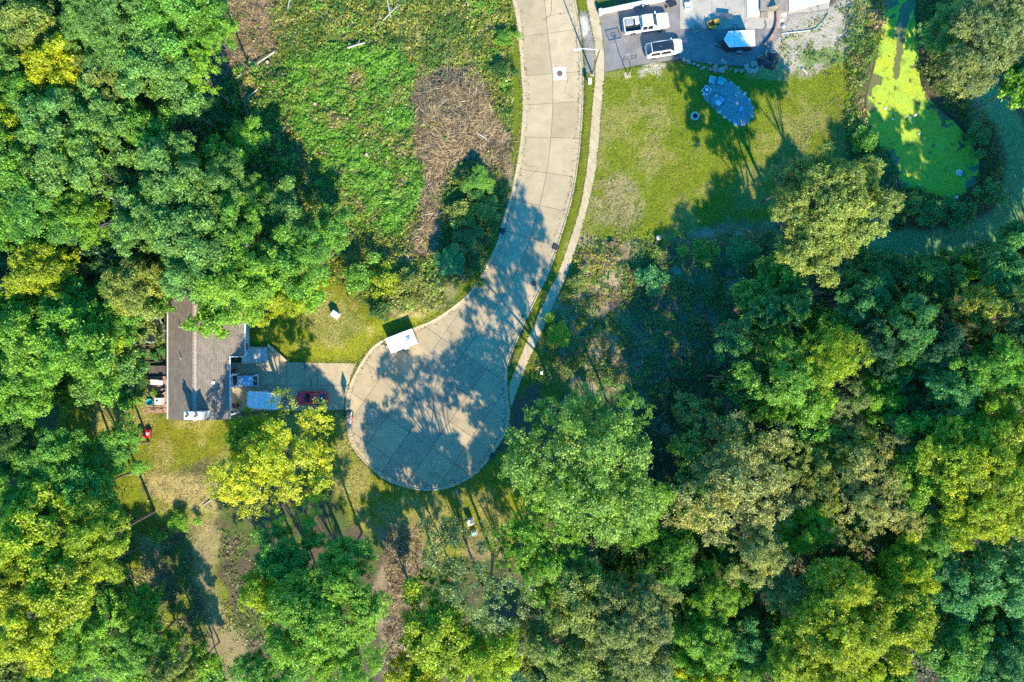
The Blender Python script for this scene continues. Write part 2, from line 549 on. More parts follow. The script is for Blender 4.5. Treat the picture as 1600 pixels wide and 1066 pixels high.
# lawn of the house: front, sides
paint([(383, 500), (440, 480), (515, 436), (560, 468), (598, 500), (655, 500), (705, 478), (690, 500), (600, 532), (556, 570), (446, 567), (420, 544), (383, 545)], LAWN * np.array([1.1, .98, 1.0]), 0.3, 0.8)
paint([(480, 450), (560, 470), (590, 520), (540, 545), (470, 540)], STRAW, 0.5, 1.0, patch(2.2, .4, .62, 59), .65)
paint([(100, 560), (226, 560), (226, 640), (262, 648), (362, 655), (545, 640), (565, 722), (602, 752), (654, 770), (720, 758), (800, 690), (830, 760), (800, 870), (700, 850), (640, 835), (610, 860), (540, 800), (520, 760), (350, 745), (330, 720), (240, 740), (190, 800), (90, 720)], LAWN * np.array([1.15, 1.0, 1.1]), 0.4, 1.2)
paint([(100, 560), (362, 650), (565, 640), (565, 722), (654, 770), (800, 690), (800, 870), (610, 860), (520, 760), (190, 800)], STRAW, 0.5, 1.5, patch(2.6, .44, .62, 61), .7)
paint([(225, 740), (335, 742), (345, 800), (322, 830), (240, 800)], DRY * np.array([1.15, 1.15, .95]), 0.5, 1.4, None, .9)
paint([(180, 720), (250, 800), (240, 880), (210, 900), (180, 820)], LAWN, 0.6, 1.6, None, .9)
paint([(200, 780), (330, 800), (345, 900), (400, 1080), (200, 1080)], LAWN * 1.05, 0.6, 1.8, patch(2.4, .40, .58, 65), .75)
paint([(560, 770), (800, 700), (800, 870), (610, 880)], LAWN * np.array([1.2, 1.05, 1.]), 0.5, 1.5, patch(2.0, .38, .56, 67), .6)
paint([(305, 800), (340, 820), (335, 900), (352, 960), (390, 1010), (400, 1120), (330, 1120), (325, 1000), (300, 900)], DRY * .9, 0.5, 1.4, None, .75)
paint([(215, 840), (250, 830), (255, 900), (235, 930)], DRY * .9, 0.6, 1.4, None, .8)
paint([(590, 825), (655, 815), (662, 885), (660, 930), (640, 1000), (650, 1120), (590, 1120), (600, 1000), (575, 940), (600, 880)], DIRT * 1.1, 0.4, 1.2, None, .8)
paint([(560, 790), (640, 780), (700, 800), (720, 850), (600, 850)], STRAW, 0.5, 1.5, patch(1.5, .4, .6, 63), .8)
paint([(700, 830), (790, 830), (790, 870), (740, 875)], DIRT, 0.5, 1.2, None, .7)
# grassy track round the pond, wet ground at its edge
track = spline([(1560, 20), (1530, 120), (1575, 190), (1592, 260), (1575, 330), (1520, 370), (1440, 380), (1375, 370), (1330, 345)], 4)
paint(offset_curve(track, 22) + offset_curve(track, -22)[::-1], (0.14, 0.27, 0.10), 0.5, 0.8)  # teal of the tree shade is put into this grass colour
paint([(1505, 125), (1525, 130), (1535, 190), (1515, 200)], (0.22, 0.2, 0.17), 0.4, 0.8)
paint([(1372, 318), (1395, 325), (1398, 352), (1375, 350)], (0.24, 0.22, 0.19), 0.4, 0.8)
dpond = seg_sdf(GP, POND)
gcol += (np.array([0.06, 0.05, 0.03]) - gcol) * sstep(-1.0, 0.4, dpond)[:, None]
gcol *= (0.86 + 0.28 * fbm(GP[:, 0], GP[:, 1], 1.3, 71))[:, None]

m_ground, nt = nodes_of('ground')
g_out = mk(nt, 'ShaderNodeOutputMaterial'); g_b = mk(nt, 'ShaderNodeBsdfPrincipled')
g_b.inputs['Roughness'].default_value = 0.95; g_b.inputs['Specular IOR Level'].default_value = 0.15
g_at = mk(nt, 'ShaderNodeAttribute', attribute_name='Col'); g_geo = mk(nt, 'ShaderNodeNewGeometry')
def noise_mul(nt, geo, scale, lo, hi, detail=4, lo_in=.3, hi_in=.7):
    n = mk(nt, 'ShaderNodeTexNoise'); n.inputs['Scale'].default_value = scale; n.inputs['Detail'].default_value = detail
    n.inputs['Roughness'].default_value = 0.65
    nt.links.new(geo.outputs['Position'], n.inputs['Vector'])
    r = mk(nt, 'ShaderNodeMapRange'); r.inputs['From Min'].default_value = lo_in; r.inputs['From Max'].default_value = hi_in
    r.inputs['To Min'].default_value = lo; r.inputs['To Max'].default_value = hi
    nt.links.new(n.outputs['Fac'], r.inputs['Value'])
    return n, r.outputs[0]
g_n1, g_v1 = noise_mul(nt, g_geo, 4.5, 0.62, 1.38)
g_n2, g_v2 = noise_mul(nt, g_geo, 1.1, 0.86, 1.14)
g_m = mk(nt, 'ShaderNodeMath', operation='MULTIPLY')
nt.links.new(g_v1, g_m.inputs[0]); nt.links.new(g_v2, g_m.inputs[1])
g_s = mk(nt, 'ShaderNodeVectorMath', operation='SCALE')
nt.links.new(g_at.outputs['Color'], g_s.inputs[0]); nt.links.new(g_m.outputs[0], g_s.inputs['Scale'])
nt.links.new(g_s.outputs[0], g_b.inputs['Base Color'])
g_bp = mk(nt, 'ShaderNodeBump'); g_bp.inputs['Strength'].default_value = 0.9; g_bp.inputs['Distance'].default_value = 0.12
nt.links.new(g_n1.outputs['Fac'], g_bp.inputs['Height']); nt.links.new(g_bp.outputs[0], g_b.inputs['Normal'])
nt.links.new(g_b.outputs[0], g_out.inputs['Surface'])
nxg, nyg = len(gx), len(gy)
ii = np.arange(nxg * nyg).reshape(nyg, nxg)
gF = np.stack([ii[:-1, :-1], ii[:-1, 1:], ii[1:, 1:], ii[1:, :-1]], -1).reshape(-1, 4)
ground = link('ground', from_arrays('ground', np.column_stack([GP, gzv]), gF, m_ground, {'Col': gcol}, smooth=True))
tag(ground, 'grass, bare earth and wood floor under the whole place', None, None, 'structure')

# ------------------------------------------------------------------ concrete street: slabs, kerb, pavement
M_CONC = mat('street_concrete', (0.42, 0.315, 0.180), 0.85, 0.10, 0.7, 0.25, fine=(9.0, 0.09), rand=0.11, spec=0.25)
M_CONC_DARK = mat('darker_concrete', (0.345, 0.265, 0.165), 0.88, 0.16, 0.9, 0.3, fine=(7.0, 0.12), rand=0.07, spec=0.25)  # darker concrete for some slabs of the turning circle
M_KERB = mat('kerb_concrete', (0.47, 0.36, 0.215), 0.85, 0.08, 1.2, 0.2, fine=(12.0, 0.08), rand=0.05, spec=0.25)
M_WALK = mat('pavement_concrete', (0.47, 0.355, 0.205), 0.85, 0.08, 1.0, 0.2, fine=(12.0, 0.09), rand=0.07, spec=0.25)
M_TAR = mat('joint_tar', (0.035, 0.033, 0.03), 0.8, 0.2)
def weather(m, crack=True):
    """oil and tyre stains, hairline cracks with a shape of their own"""
    nt = m.node_tree
    b = next(n for n in nt.nodes if n.type == 'BSDF_PRINCIPLED'); geo = next(n for n in nt.nodes if n.type == 'NEW_GEOMETRY')
    src = b.inputs['Base Color'].links[0].from_socket
    n_, v_ = noise_mul(nt, geo, .32, 0.0, 1.0, 7, .54, .74)
    st = mk(nt, 'ShaderNodeMix', data_type='RGBA', blend_type='MULTIPLY'); st.inputs[7].default_value = (.78, .77, .77, 1)
    nt.links.new(v_, st.inputs['Factor']); nt.links.new(src, st.inputs[6]); src = st.outputs[2]
    n2_, v2_ = noise_mul(nt, geo, 1.7, 0.0, 1.0, 8, .60, .72)
    s2 = mk(nt, 'ShaderNodeMix', data_type='RGBA', blend_type='MULTIPLY'); s2.inputs[7].default_value = (.80, .77, .72, 1)
    nt.links.new(v2_, s2.inputs['Factor']); nt.links.new(src, s2.inputs[6]); src = s2.outputs[2]
    if crack:
        wob = mk(nt, 'ShaderNodeTexNoise'); wob.inputs['Scale'].default_value = 1.2; wob.inputs['Detail'].default_value = 4
        nt.links.new(geo.outputs['Position'], wob.inputs['Vector'])
        ad = mk(nt, 'ShaderNodeVectorMath', operation='MULTIPLY_ADD'); ad.inputs[1].default_value = (1.2, 1.2, 0)
        nt.links.new(wob.outputs['Color'], ad.inputs[0]); nt.links.new(geo.outputs['Position'], ad.inputs[2])
        vo = mk(nt, 'ShaderNodeTexVoronoi', feature='DISTANCE_TO_EDGE'); vo.inputs['Scale'].default_value = .16
        nt.links.new(ad.outputs[0], vo.inputs['Vector'])
        lt = mk(nt, 'ShaderNodeMath', operation='LESS_THAN'); lt.inputs[1].default_value = .0035
        nt.links.new(vo.outputs['Distance'], lt.inputs[0])
        n3_, v3_ = noise_mul(nt, geo, .13, 0.0, .75, 3, .50, .56)
        mm = mk(nt, 'ShaderNodeMath', operation='MULTIPLY'); nt.links.new(lt.outputs[0], mm.inputs[0]); nt.links.new(v3_, mm.inputs[1])
        s3 = mk(nt, 'ShaderNodeMix', data_type='RGBA'); s3.inputs[7].default_value = (.08, .07, .06, 1)
        nt.links.new(mm.outputs[0], s3.inputs['Factor']); nt.links.new(src, s3.inputs[6]); src = s3.outputs[2]
    nt.links.new(src, b.inputs['Base Color'])
for m_ in (M_CONC, M_CONC_DARK):
    weather(m_)
weather(M_WALK, False); weather(M_KERB, False)
ROAD_Z = -0.07
road = struct('road', 'pale concrete street ending in a round turning circle')
base_poly = offset_curve(KERB, 0.25)
MB().prism(base_poly, -0.34, ROAD_Z - 0.035).build('road_bed', M_TAR, road)
# straight part: two rows of slabs between transverse joints
ST_L = [(789, -90), (800, -45), (806, -5), (813, 57), (820.5, 118), (822.5, 164), (819, 214), (812, 264), (802, 312), (788, 360), (768, 412), (742, 455)]
ST_R = [(877, -90), (889, -50), (894, -12), (899, 46), (905.5, 112), (905, 158), (902.5, 216), (896, 276), (884, 330), (869, 384), (848, 434), (822, 492)]
SUB = 5
cl, cr = spline(W2(ST_L), SUB), spline(W2(ST_R), SUB)
lerp = lambda a, b, t: (a[0] + (b[0] - a[0]) * t, a[1] + (b[1] - a[1]) * t)
def slab(poly, parent, mat_, name='concrete_slab', z1=ROAD_Z, th=0.14):
    o = MB().prism(poly, z1 - th, z1).build(name, mat_, parent)
    return o
J = 0.022
rs = random.Random(3)
for i in range(len(ST_L) - 1):
    for side in (0, 1):
        t0, t1 = ((0.0, 0.5), (0.5, 1.0))[side]
        a, b = [], []
        for k in range(SUB + 1):
            e0, e1 = cl[i * SUB + k], cr[i * SUB + k]
            wdt = math.hypot(e1[0] - e0[0], e1[1] - e0[1])
            a.append(lerp(e0, e1, t0 + (J / wdt if side else 0.0)))
            b.append(lerp(e0, e1, t1 - (0 if side else J / wdt)))
        poly = a + b[::-1]
        # open the transverse joint
        cx = sum(p[0] for p in poly) / len(poly); cy = sum(p[1] for p in poly) / len(poly)
        d0 = (a[-1][0] - a[0][0], a[-1][1] - a[0][1]); l0 = math.hypot(*d0)
        q = []
        for n_, p in enumerate(poly):
            end = (n_ in (0, len(poly) - 1)) * J - (n_ in (SUB, SUB + 1)) * J
            q.append((p[0] + d0[0] / l0 * end, p[1] + d0[1] / l0 * end))
        slab(q, road, M_CONC)
# turning circle: slabs on a turned grid, cut to the kerb
cut_l, cut_r = cl[-1], cr[-1]
ki = [p for p in KERB_IN]
i0 = min(range(len(ki)), key=lambda i: math.hypot(ki[i][0] - cut_l[0], ki[i][1] - cut_l[1]))
i1 = min(range(len(ki) // 2, len(ki)), key=lambda i: math.hypot(ki[i][0] - cut_r[0], ki[i][1] - cut_r[1]))
circle = [cut_l] + ki[i0 + 1:i1] + [cut_r]
if area(circle) < 0:
    circle = circle[::-1]
O = np.array(W2([(718, 487)])[0]); U = np.array([-0.57, -0.822]); V_ = np.array([0.822, -0.57])
us, vs2 = 50 / PX, 42.7 / PX
for iu in range(-3, 8):
    for iv in range(-5, 6):
        u0, u1, v0, v1 = iu * us + J, (iu + 1) * us - J, iv * vs2 + J, (iv + 1) * vs2 - J
        cell = [tuple(O + U * a + V_ * b) for a, b in ((u0, v0), (u0, v1), (u1, v1), (u1, v0))]
        if area(cell) < 0:
            cell = cell[::-1]
        poly = clip_convex(circle, cell)
        if len(poly) >= 3 and area(poly) > 0.12:
            dark_cell = (0 <= iv <= 1 and 1 <= iu <= 5) or (iv == -1 and iu >= 4)
            slab(poly, road, M_CONC_DARK if dark_cell and rs.random() < .8 else M_CONC)
# kerb stones: gutter pan and raised lip
kerb = struct('kerb', 'pale concrete kerb along both sides of the street and round the circle')
n_seg = 0
def kerb_piece(idx):
    m = MB()
    prof = [(-0.02, -0.30), (-0.02, 0.035), (0.03, 0.06), (0.13, 0.06), (0.20, ROAD_Z + 0.02), (0.50, ROAD_Z + 0.006), (0.50, -0.30)]
    rings = []
    for i in idx:
        p = KERB[i]; a = KERB[max(i - 1, 0)]; b = KERB[min(i + 1, len(KERB) - 1)]
        tx, ty = b[0] - a[0], b[1] - a[1]; l = math.hypot(tx, ty) or 1
        nx, ny = -ty / l, tx / l
        rings.append([(p[0] + nx * o_, p[1] + ny * o_, z) for o_, z in prof])
    # leave a narrow joint at the end
    e0, e1 = rings[-1], rings[-2]
    rings[-1] = [tuple(np.array(x) + (np.array(y) - np.array(x)) * min(0.03 / max(np.linalg.norm(np.array(x) - np.array(y)), 1e-3), .3)) for x, y in zip(e0, e1)]
    m.loft(rings)
    m.build('kerb_stone', M_KERB, kerb)
step = 4
for i in range(0, len(KERB) - 1, step):
    kerb_piece(list(range(i, min(i + step, len(KERB) - 1) + 1)))
# gutter slabs fill the rest to the kerb
pavement = struct('pavement', 'narrow concrete pavement of square slabs east of the street')
def resample(c, n):
    c = np.array(c); s = np.concatenate([[0], np.cumsum(np.hypot(*np.diff(c, axis=0).T))])
    t = np.linspace(0, s[-1], n)
    return list(zip(np.interp(t, s, c[:, 0]), np.interp(t, s, c[:, 1])))
NW = 46
wl, wr = resample(W2(WALK_L), NW + 1), resample(W2(WALK_R), NW + 1)
for i in range(NW):
    q = [lerp(wl[i], wl[i + 1], .012), lerp(wl[i], wl[i + 1], .988), lerp(wr[i], wr[i + 1], .988), lerp(wr[i], wr[i + 1], .012)]
    slab(q, pavement, M_WALK, 'paving_slab', 0.035, 0.2)

# ------------------------------------------------------------------ house driveway, steps
driveway = struct('driveway', 'concrete driveway of large slabs between the house and the turning circle')
DZ = 0.03
MB().prism(offset_curve(DRIVE + [DRIVE[0]], 0.0)[:-1], -0.34, DZ - 0.05).build('driveway_bed', M_TAR, driveway)
dcl = DRIVE if area(DRIVE) > 0 else DRIVE[::-1]
xs = [-38, -33.35, -29.35, -25.3, -20.0]; ys = [-9.3, -5.76, -0.5]
M_DRIVE = mat('driveway_concrete', (0.43, 0.328, 0.19), 0.85, 0.12, 0.8, 0.25, fine=(9.0, 0.1), rand=0.05, spec=0.25)
weather(M_DRIVE)
for i in range(4):
    for j in range(2):
        cell = [(xs[i] + J, ys[j] + J), (xs[i + 1] - J, ys[j] + J), (xs[i + 1] - J, ys[j + 1] - J), (xs[i] + J, ys[j + 1] - J)]
        poly = clip_convex(dcl, cell)
        if len(poly) >= 3:
            slab(poly, driveway, M_DRIVE, 'concrete_slab', DZ, 0.2)
# stop wall: low diagonal kerb beside the steps
edge = W2([(419, 541), (447, 565.5), (450, 563), (421, 537)])
tag(MB().prism(edge, -0.2, 0.55).build('edging_wall', M_KERB), 'low diagonal concrete edging between the driveway and the raised lawn', 'wall')
M_STEP = mat('step_concrete', (.50, .47, .41), .85, .1, 1.5, .2, fine=(9, .08), rand=.12)
steps = thing('concrete_steps', 'shaded concrete steps climbing from the driveway landing to the house', 'steps', W(400, 556, 0))
ox, oy, _ = W(400, 556, 0)
y_a, y_b = W2([(0, 567)])[0][1] - oy, W2([(0, 543.5)])[0][1] - oy
xe = W2([(418, 0), (409, 0), (404, 0), (399, 0), (394, 0), (389, 0), (382, 0)])
for i in range(6):
    zt = 0.18 * (i + 1)
    MB().box(xe[i + 1][0] - ox + 0.012, xe[i][0] - ox, y_a + .03, y_b, 0, zt, 0.015).build('landing' if i == 0 else 'step', M_STEP, steps)
for yy, nm in ((y_a, 'side_wall'), (y_b, 'side_wall')):
    MB().loft([[(x, yy - .09, z0), (x, yy + .09, z0), (x, yy + .09, z1), (x, yy - .09, z1)] for x, z0, z1 in
               ((xe[0][0] - ox, -.1, .30), (xe[1][0] - ox, -.1, .30), (xe[6][0] - ox, -.1, 1.22))]).build(nm, M_KERB, steps)

# ------------------------------------------------------------------ parking lot by the neighbour
M_ASPH = mat('old_asphalt', (0.205, 0.185, 0.165), 0.9, 0.22, 0.55, 0.3, fine=(6.0, 0.16), spec=0.2)
M_LOTC = mat('lot_concrete', (0.40, 0.345, 0.265), 0.88, 0.14, 0.6, 0.3, fine=(6.0, 0.12), rand=.04, spec=0.2)
parking = struct('parking_lot', 'asphalt and concrete parking area of the neighbouring house')
weather(M_LOTC); weather(M_ASPH)
lotc = LOT if area(LOT) > 0 else LOT[::-1]
def part_of_lot(px_cell, m, z):
    cell = W2(px_cell)
    if area(cell) < 0:
        cell = cell[::-1]
    poly = clip_convex(lotc, cell)
    if len(poly) >= 3 and area(poly) > .1:
        slab(poly, parking, m, 'asphalt_sheet' if m == M_ASPH else 'concrete_slab', z, 0.25)
part_of_lot([(930, -60), (1062, -60), (1062, 64), (930, 120)], M_ASPH, 0.02)
part_of_lot([(930, 120), (1062, 64), (1062, 130), (930, 130)], M_ASPH, 0.02)
part_of_lot([(1062.3, 46), (1118, 44), (1118, 130), (1062.3, 130)], M_ASPH, 0.016)
part_of_lot([(1118.3, 44), (1230, 40), (1230, 130), (1118.3, 130)], M_ASPH, 0.016)
for x0, x1 in ((1062.3, 1112), (1112.3, 1163), (1163.3, 1230), (1230.3, 1300)):
    part_of_lot([(x0, -60), (x1, -60), (x1, 43.6), (x0, 45.6)], M_LOTC, 0.022)

# ------------------------------------------------------------------ pond: dark water under a skin of duckweed
m_water, nt = nodes_of('pond_water')
o_ = mk(nt, 'ShaderNodeOutputMaterial'); b_ = mk(nt, 'ShaderNodeBsdfPrincipled')
b_.inputs['Base Color'].default_value = (0.15, 0.155, 0.06, 1); b_.inputs['Roughness'].default_value = 0.12
nt.links.new(b_.outputs[0], o_.inputs['Surface'])
WZ = -0.50
px_, py_ = np.meshgrid(np.arange(44, 63, 0.3), np.arange(16, 51, 0.3))
pp = np.stack([px_.ravel(), py_.ravel()], 1)
MB().prism([tuple(p) for p in offset_curve(POND + [POND[0]], -1.0)[:-1]] if area(POND) > 0 else [tuple(p) for p in offset_curve(POND + [POND[0]], 1.0)[:-1]], WZ - 0.02, WZ).build('pond', m_water)
tag(bpy.data.objects['pond'], 'still pond water', None, None, 'structure')
chan = spline([(1432, -60), (1424, 0), (1412, 40), (1407, 75), (1404, 110), (1400, 148)], 4)
cw = np.linspace(20, 3, len(chan))
chan_w = [(-1 if i < 10 else 1) for i in range(len(chan))]
hole = W2([(p[0] - w * .55, p[1]) for p, w in zip(chan, cw)] + [(p[0] + w * .5, p[1]) for p, w in list(zip(chan, cw))[::-1]])
def fine_sheet(poly, hole_, s, z):
    X, Y = np.meshgrid(np.arange(43, 64, s), np.arange(16, 52, s))
    P = np.stack([X.ravel(), Y.ravel()], 1)
    d = seg_sdf(P, poly)
    h = seg_sdf(P, hole_) + 1.3 * (fbm(P[:, 0], P[:, 1], 1.4, 81) - 0.5)
    thin = fbm(P[:, 0], P[:, 1], 1.7, 84) - .12 * np.clip(2.0 - d, 0, 2)        # the skin breaks up into open water, most of all along the banks
    ok = (d > -0.9) & (h < 0.0) & (thin > .215)
    ny_, nx_ = X.shape
    idx = np.arange(len(P)).reshape(ny_, nx_)
    F = np.stack([idx[:-1, :-1], idx[:-1, 1:], idx[1:, 1:], idx[1:, :-1]], -1).reshape(-1, 4)
    F = F[ok[F].all(1)]
    used = np.unique(F); re = np.full(len(P), -1); re[used] = np.arange(len(used))
    Vv = np.column_stack([P[used], np.full(len(used), z)])
    return Vv, re[F]
Vd, Fd = fine_sheet(POND, hole, 0.085, WZ + 0.006)
m_duck, nt = nodes_of('duckweed')
o_ = mk(nt, 'ShaderNodeOutputMaterial'); b_ = mk(nt, 'ShaderNodeBsdfPrincipled'); ge = mk(nt, 'ShaderNodeNewGeometry')
b_.inputs['Roughness'].default_value = 0.75; b_.inputs['Specular IOR Level'].default_value = 0.2
n_a, v_a = noise_mul(nt, ge, 0.45, 0.0, 1.0, 5)
n_b, v_b = noise_mul(nt, ge, 5.0, 0.74, 1.2, 6)
n_c, v_c = noise_mul(nt, ge, 1.3, 0.0, 1.0, 8, .53, .66)
mx = mk(nt, 'ShaderNodeMix', data_type='RGBA'); mx.inputs[6].default_value = (0.32, 0.48, 0.055, 1); mx.inputs[7].default_value = (0.45, 0.47, 0.028, 1)
nt.links.new(v_a, mx.inputs['Factor'])
mx2 = mk(nt, 'ShaderNodeMix', data_type='RGBA'); mx2.inputs[7].default_value = (0.17, 0.24, 0.03, 1)
mfac = mk(nt, 'ShaderNodeMath', operation='MULTIPLY'); mfac.inputs[1].default_value = 0.8
nt.links.new(v_c, mfac.inputs[0]); nt.links.new(mfac.outputs[0], mx2.inputs['Factor']); nt.links.new(mx.outputs[2], mx2.inputs[6])
sc_ = mk(nt, 'ShaderNodeVectorMath', operation='SCALE'); nt.links.new(mx2.outputs[2], sc_.inputs[0]); nt.links.new(v_b, sc_.inputs['Scale'])
nt.links.new(sc_.outputs[0], b_.inputs['Base Color']); nt.links.new(b_.outputs[0], o_.inputs['Surface'])
tag(link('duckweed', from_arrays('duckweed', Vd, Fd, m_duck)), 'skin of yellow-green duckweed floating on the pond', 'duckweed', None, 'stuff')

# ------------------------------------------------------------------ foliage
M_LEAF = leaf_material('tree_leaf', 'object')
M_PLANT = leaf_material('plant_leaf', 'plant')
M_BARK = mat('bark', (0.115, 0.092, 0.07), 0.9, 0.3, 4.0, 0.5)
M_DEAD = mat('dead_wood', (0.42, 0.37, 0.31), 0.85, 0.2, 5.0, 0.3)

def unit(v):
    return v / np.maximum(np.linalg.norm(v, axis=1, keepdims=True), 1e-9)
def kites(pos, nrm, length, width, rng, droop=0.25):
    """one bent kite (two triangles) for each leaf spray"""
    n = len(pos)
    t = unit(np.cross(nrm, unit(rng.normal(size=(n, 3)))))
    b = np.cross(nrm, t)
    l = length[:, None]; w = width[:, None]
    a0 = pos - t * l * .5 - nrm * l * droop * .5
    a1 = pos + b * w * .5
    a2 = pos + t * l * .5 - nrm * l * droop * .5
    a3 = pos - b * w * .5
    V = np.stack([a0, a1, a2, a3], 1).reshape(-1, 3)
    F = np.arange(4 * n).reshape(n, 4)
    return V, F

def make_crown(name, Rc, Hc, n_lobe, seed, leaf=0.30, dens=1.0, open_=0.0, amp=1.0):
    """crown in metres about its own centre: boughs -> tufts -> leaf sprays. Returns mesh and bough centres"""
    rng = np.random.default_rng(seed)
    ph = rng.uniform(0, 6.283, 4); am = amp * np.array([.20, .17, .13, .09]) * rng.uniform(.6, 1.3, 4)
    cs, rs_ = [], []
    for i in range(n_lobe):
        u = (i + .5) / n_lobe
        z = 1 - 1.22 * u + rng.normal() * .10
        z = max(min(z, 0.98), -0.35)
        az = i * 2.39996 + rng.normal() * .35
        m = 1 + sum(am[k] * math.sin((k + 2) * az + ph[k]) for k in range(4))
        rho = math.sqrt(max(0, 1 - max(z, 0) ** 2))
        kk = rng.uniform(.58, .98)
        cs.append((Rc * rho * m * kk * math.cos(az), Rc * rho * m * kk * math.sin(az), Hc * z * rng.uniform(.68, .92)))
        rs_.append(Rc * rng.uniform(.13, .27))
    for i in range(n_lobe // 6):
        a = rng.uniform(0, 6.283); q = rng.uniform(0, .5)
        cs.append((Rc * q * math.cos(a), Rc * q * math.sin(a), Hc * rng.uniform(-.1, .45)))
        rs_.append(Rc * rng.uniform(.2, .3))
    cs = np.array(cs); rs_ = np.array(rs_)
    keep = rng.random(len(cs)) > open_
    cs, rs_ = cs[keep], rs_[keep]
    P, N, TI = [], [], []
    for c, r in zip(cs, rs_):
        lobe_b = rng.uniform(.86, 1.14); lobe_y = max(0, rng.normal(0.16, .28))
        nt_ = max(7, int(r * r * 13 * dens))
        d = unit(rng.normal(size=(nt_, 3)))
        d[:, 2] = np.where(d[:, 2] < -.25, -d[:, 2] * .8, d[:, 2])
        d = unit(d)
        tp = c + d * (r * rng.uniform(.62, 1.08, (nt_, 1))) * np.array([1, 1, .72])
        per = 34
        lp = np.repeat(tp, per, 0) + rng.normal(size=(nt_ * per, 3)) * np.array([.24, .24, .11]) * (.55 + .45 * leaf / .3)
        ld = np.repeat(d, per, 0)
        nn = unit(.55 * ld + np.array([0, 0, .75]) + rng.normal(size=lp.shape) * .50)
        tb = np.repeat(lobe_b * rng.uniform(.80, 1.22, nt_), per) * rng.uniform(.6, 1.42, nt_ * per)
        ty = np.clip(np.repeat(lobe_y + rng.normal(0, .12, nt_), per) + rng.normal(0, .12, nt_ * per), 0, 1)
        P.append(lp); N.append(nn); TI.append(np.stack([tb, ty, np.zeros_like(tb)], 1))
    P = np.concatenate(P); N = np.concatenate(N); TI = np.concatenate(TI)
    L = leaf * rng.uniform(.75, 1.45, len(P)); Wd = L * rng.uniform(.42, .74, len(P))
    V, F = kites(P, N, L, Wd, rng)
    me = from_arrays(name, V, F, M_LEAF, {'tint': np.repeat(TI, 4, 0)})
    return me, cs

def make_trunk(name, Hz, cs, r0, seed, nl=11):
    """tapered trunk with limbs that reach into the boughs; crown centre at height Hz"""
    rnd = random.Random(seed)
    m = MB()
    fork = Hz * 0.62
    j = lambda s: rnd.uniform(-s, s)
    mid = (j(.25), j(.25), fork * .5)
    top = (j(.5), j(.5), fork)
    m.tube([(0, 0, -.4), (0, 0, .25), mid, top, (top[0] + j(.6), top[1] + j(.6), Hz * 1.05)], [r0 * 1.5, r0 * 1.08, r0 * .88, r0 * .72, r0 * .22], 9)
    order = sorted(range(len(cs)), key=lambda i: rnd.random())[:nl]
    for i in order:
        c = cs[i]; e = Vector((c[0], c[1], Hz + c[2] * .9))
        s = Vector(top) * rnd.uniform(.72, 1.0)
        mm = s.lerp(e, .5) + Vector((j(.4), j(.4), rnd.uniform(-.2, .9)))
        m.tube([s, mm, e], [r0 * .42, r0 * .26, r0 * .07], 6)
    return m.mesh(name, M_BARK, 50)

SPECIES = {}     # size class -> list of (crown mesh, trunk mesh, crown radius, crown centre height, total height)
def species(key, variants, Rc, Hc, Hz, n_lobe, leaf, dens, r0, seed, open_=0.0, amp=1.0):
    out = []
    for k in range(variants):
        cme, cs = make_crown('crown_' + key, Rc, Hc, n_lobe + k % 3, seed + k, leaf * (1.0, .86, 1.16, .94)[k % 4], dens, open_, amp)
        tme = make_trunk('trunk_' + key, Hz, cs, r0, seed + k)
        out.append((cme, tme, Rc * 1.03, Hz, Hz + Hc * .95))
    SPECIES[key] = out
species('big', 5, 8.0, 4.0, 13.5, 62, 0.215, 1.0, 0.33, 100)
species('mid', 5, 5.0, 3.4, 11.0, 42, 0.21, 1.25, 0.22, 200)
species('small', 4, 2.9, 2.5, 5.8, 26, 0.26, 1.9, 0.11, 300)
species('shrub', 4, 1.5, 1.25, 1.05, 14, 0.20, 3.6, 0.045, 400)
species('airy', 4, 5.0, 3.4, 11.0, 38, 0.205, .80, 0.2, 500, .12)
species('lacy', 3, 8.0, 4.0, 13.5, 54, 0.22, .46, 0.30, 600, .20)
species('veil', 3, 5.0, 3.0, 11.0, 34, 0.22, .24, 0.2, 700, .34)
species('dome', 2, 8.0, 4.2, 13.5, 70, 0.22, .50, 0.30, 900, .08, .35)
species('bushy', 4, 3.2, 2.9, 2.9, 34, 0.24, 1.5, 0.12, 800)

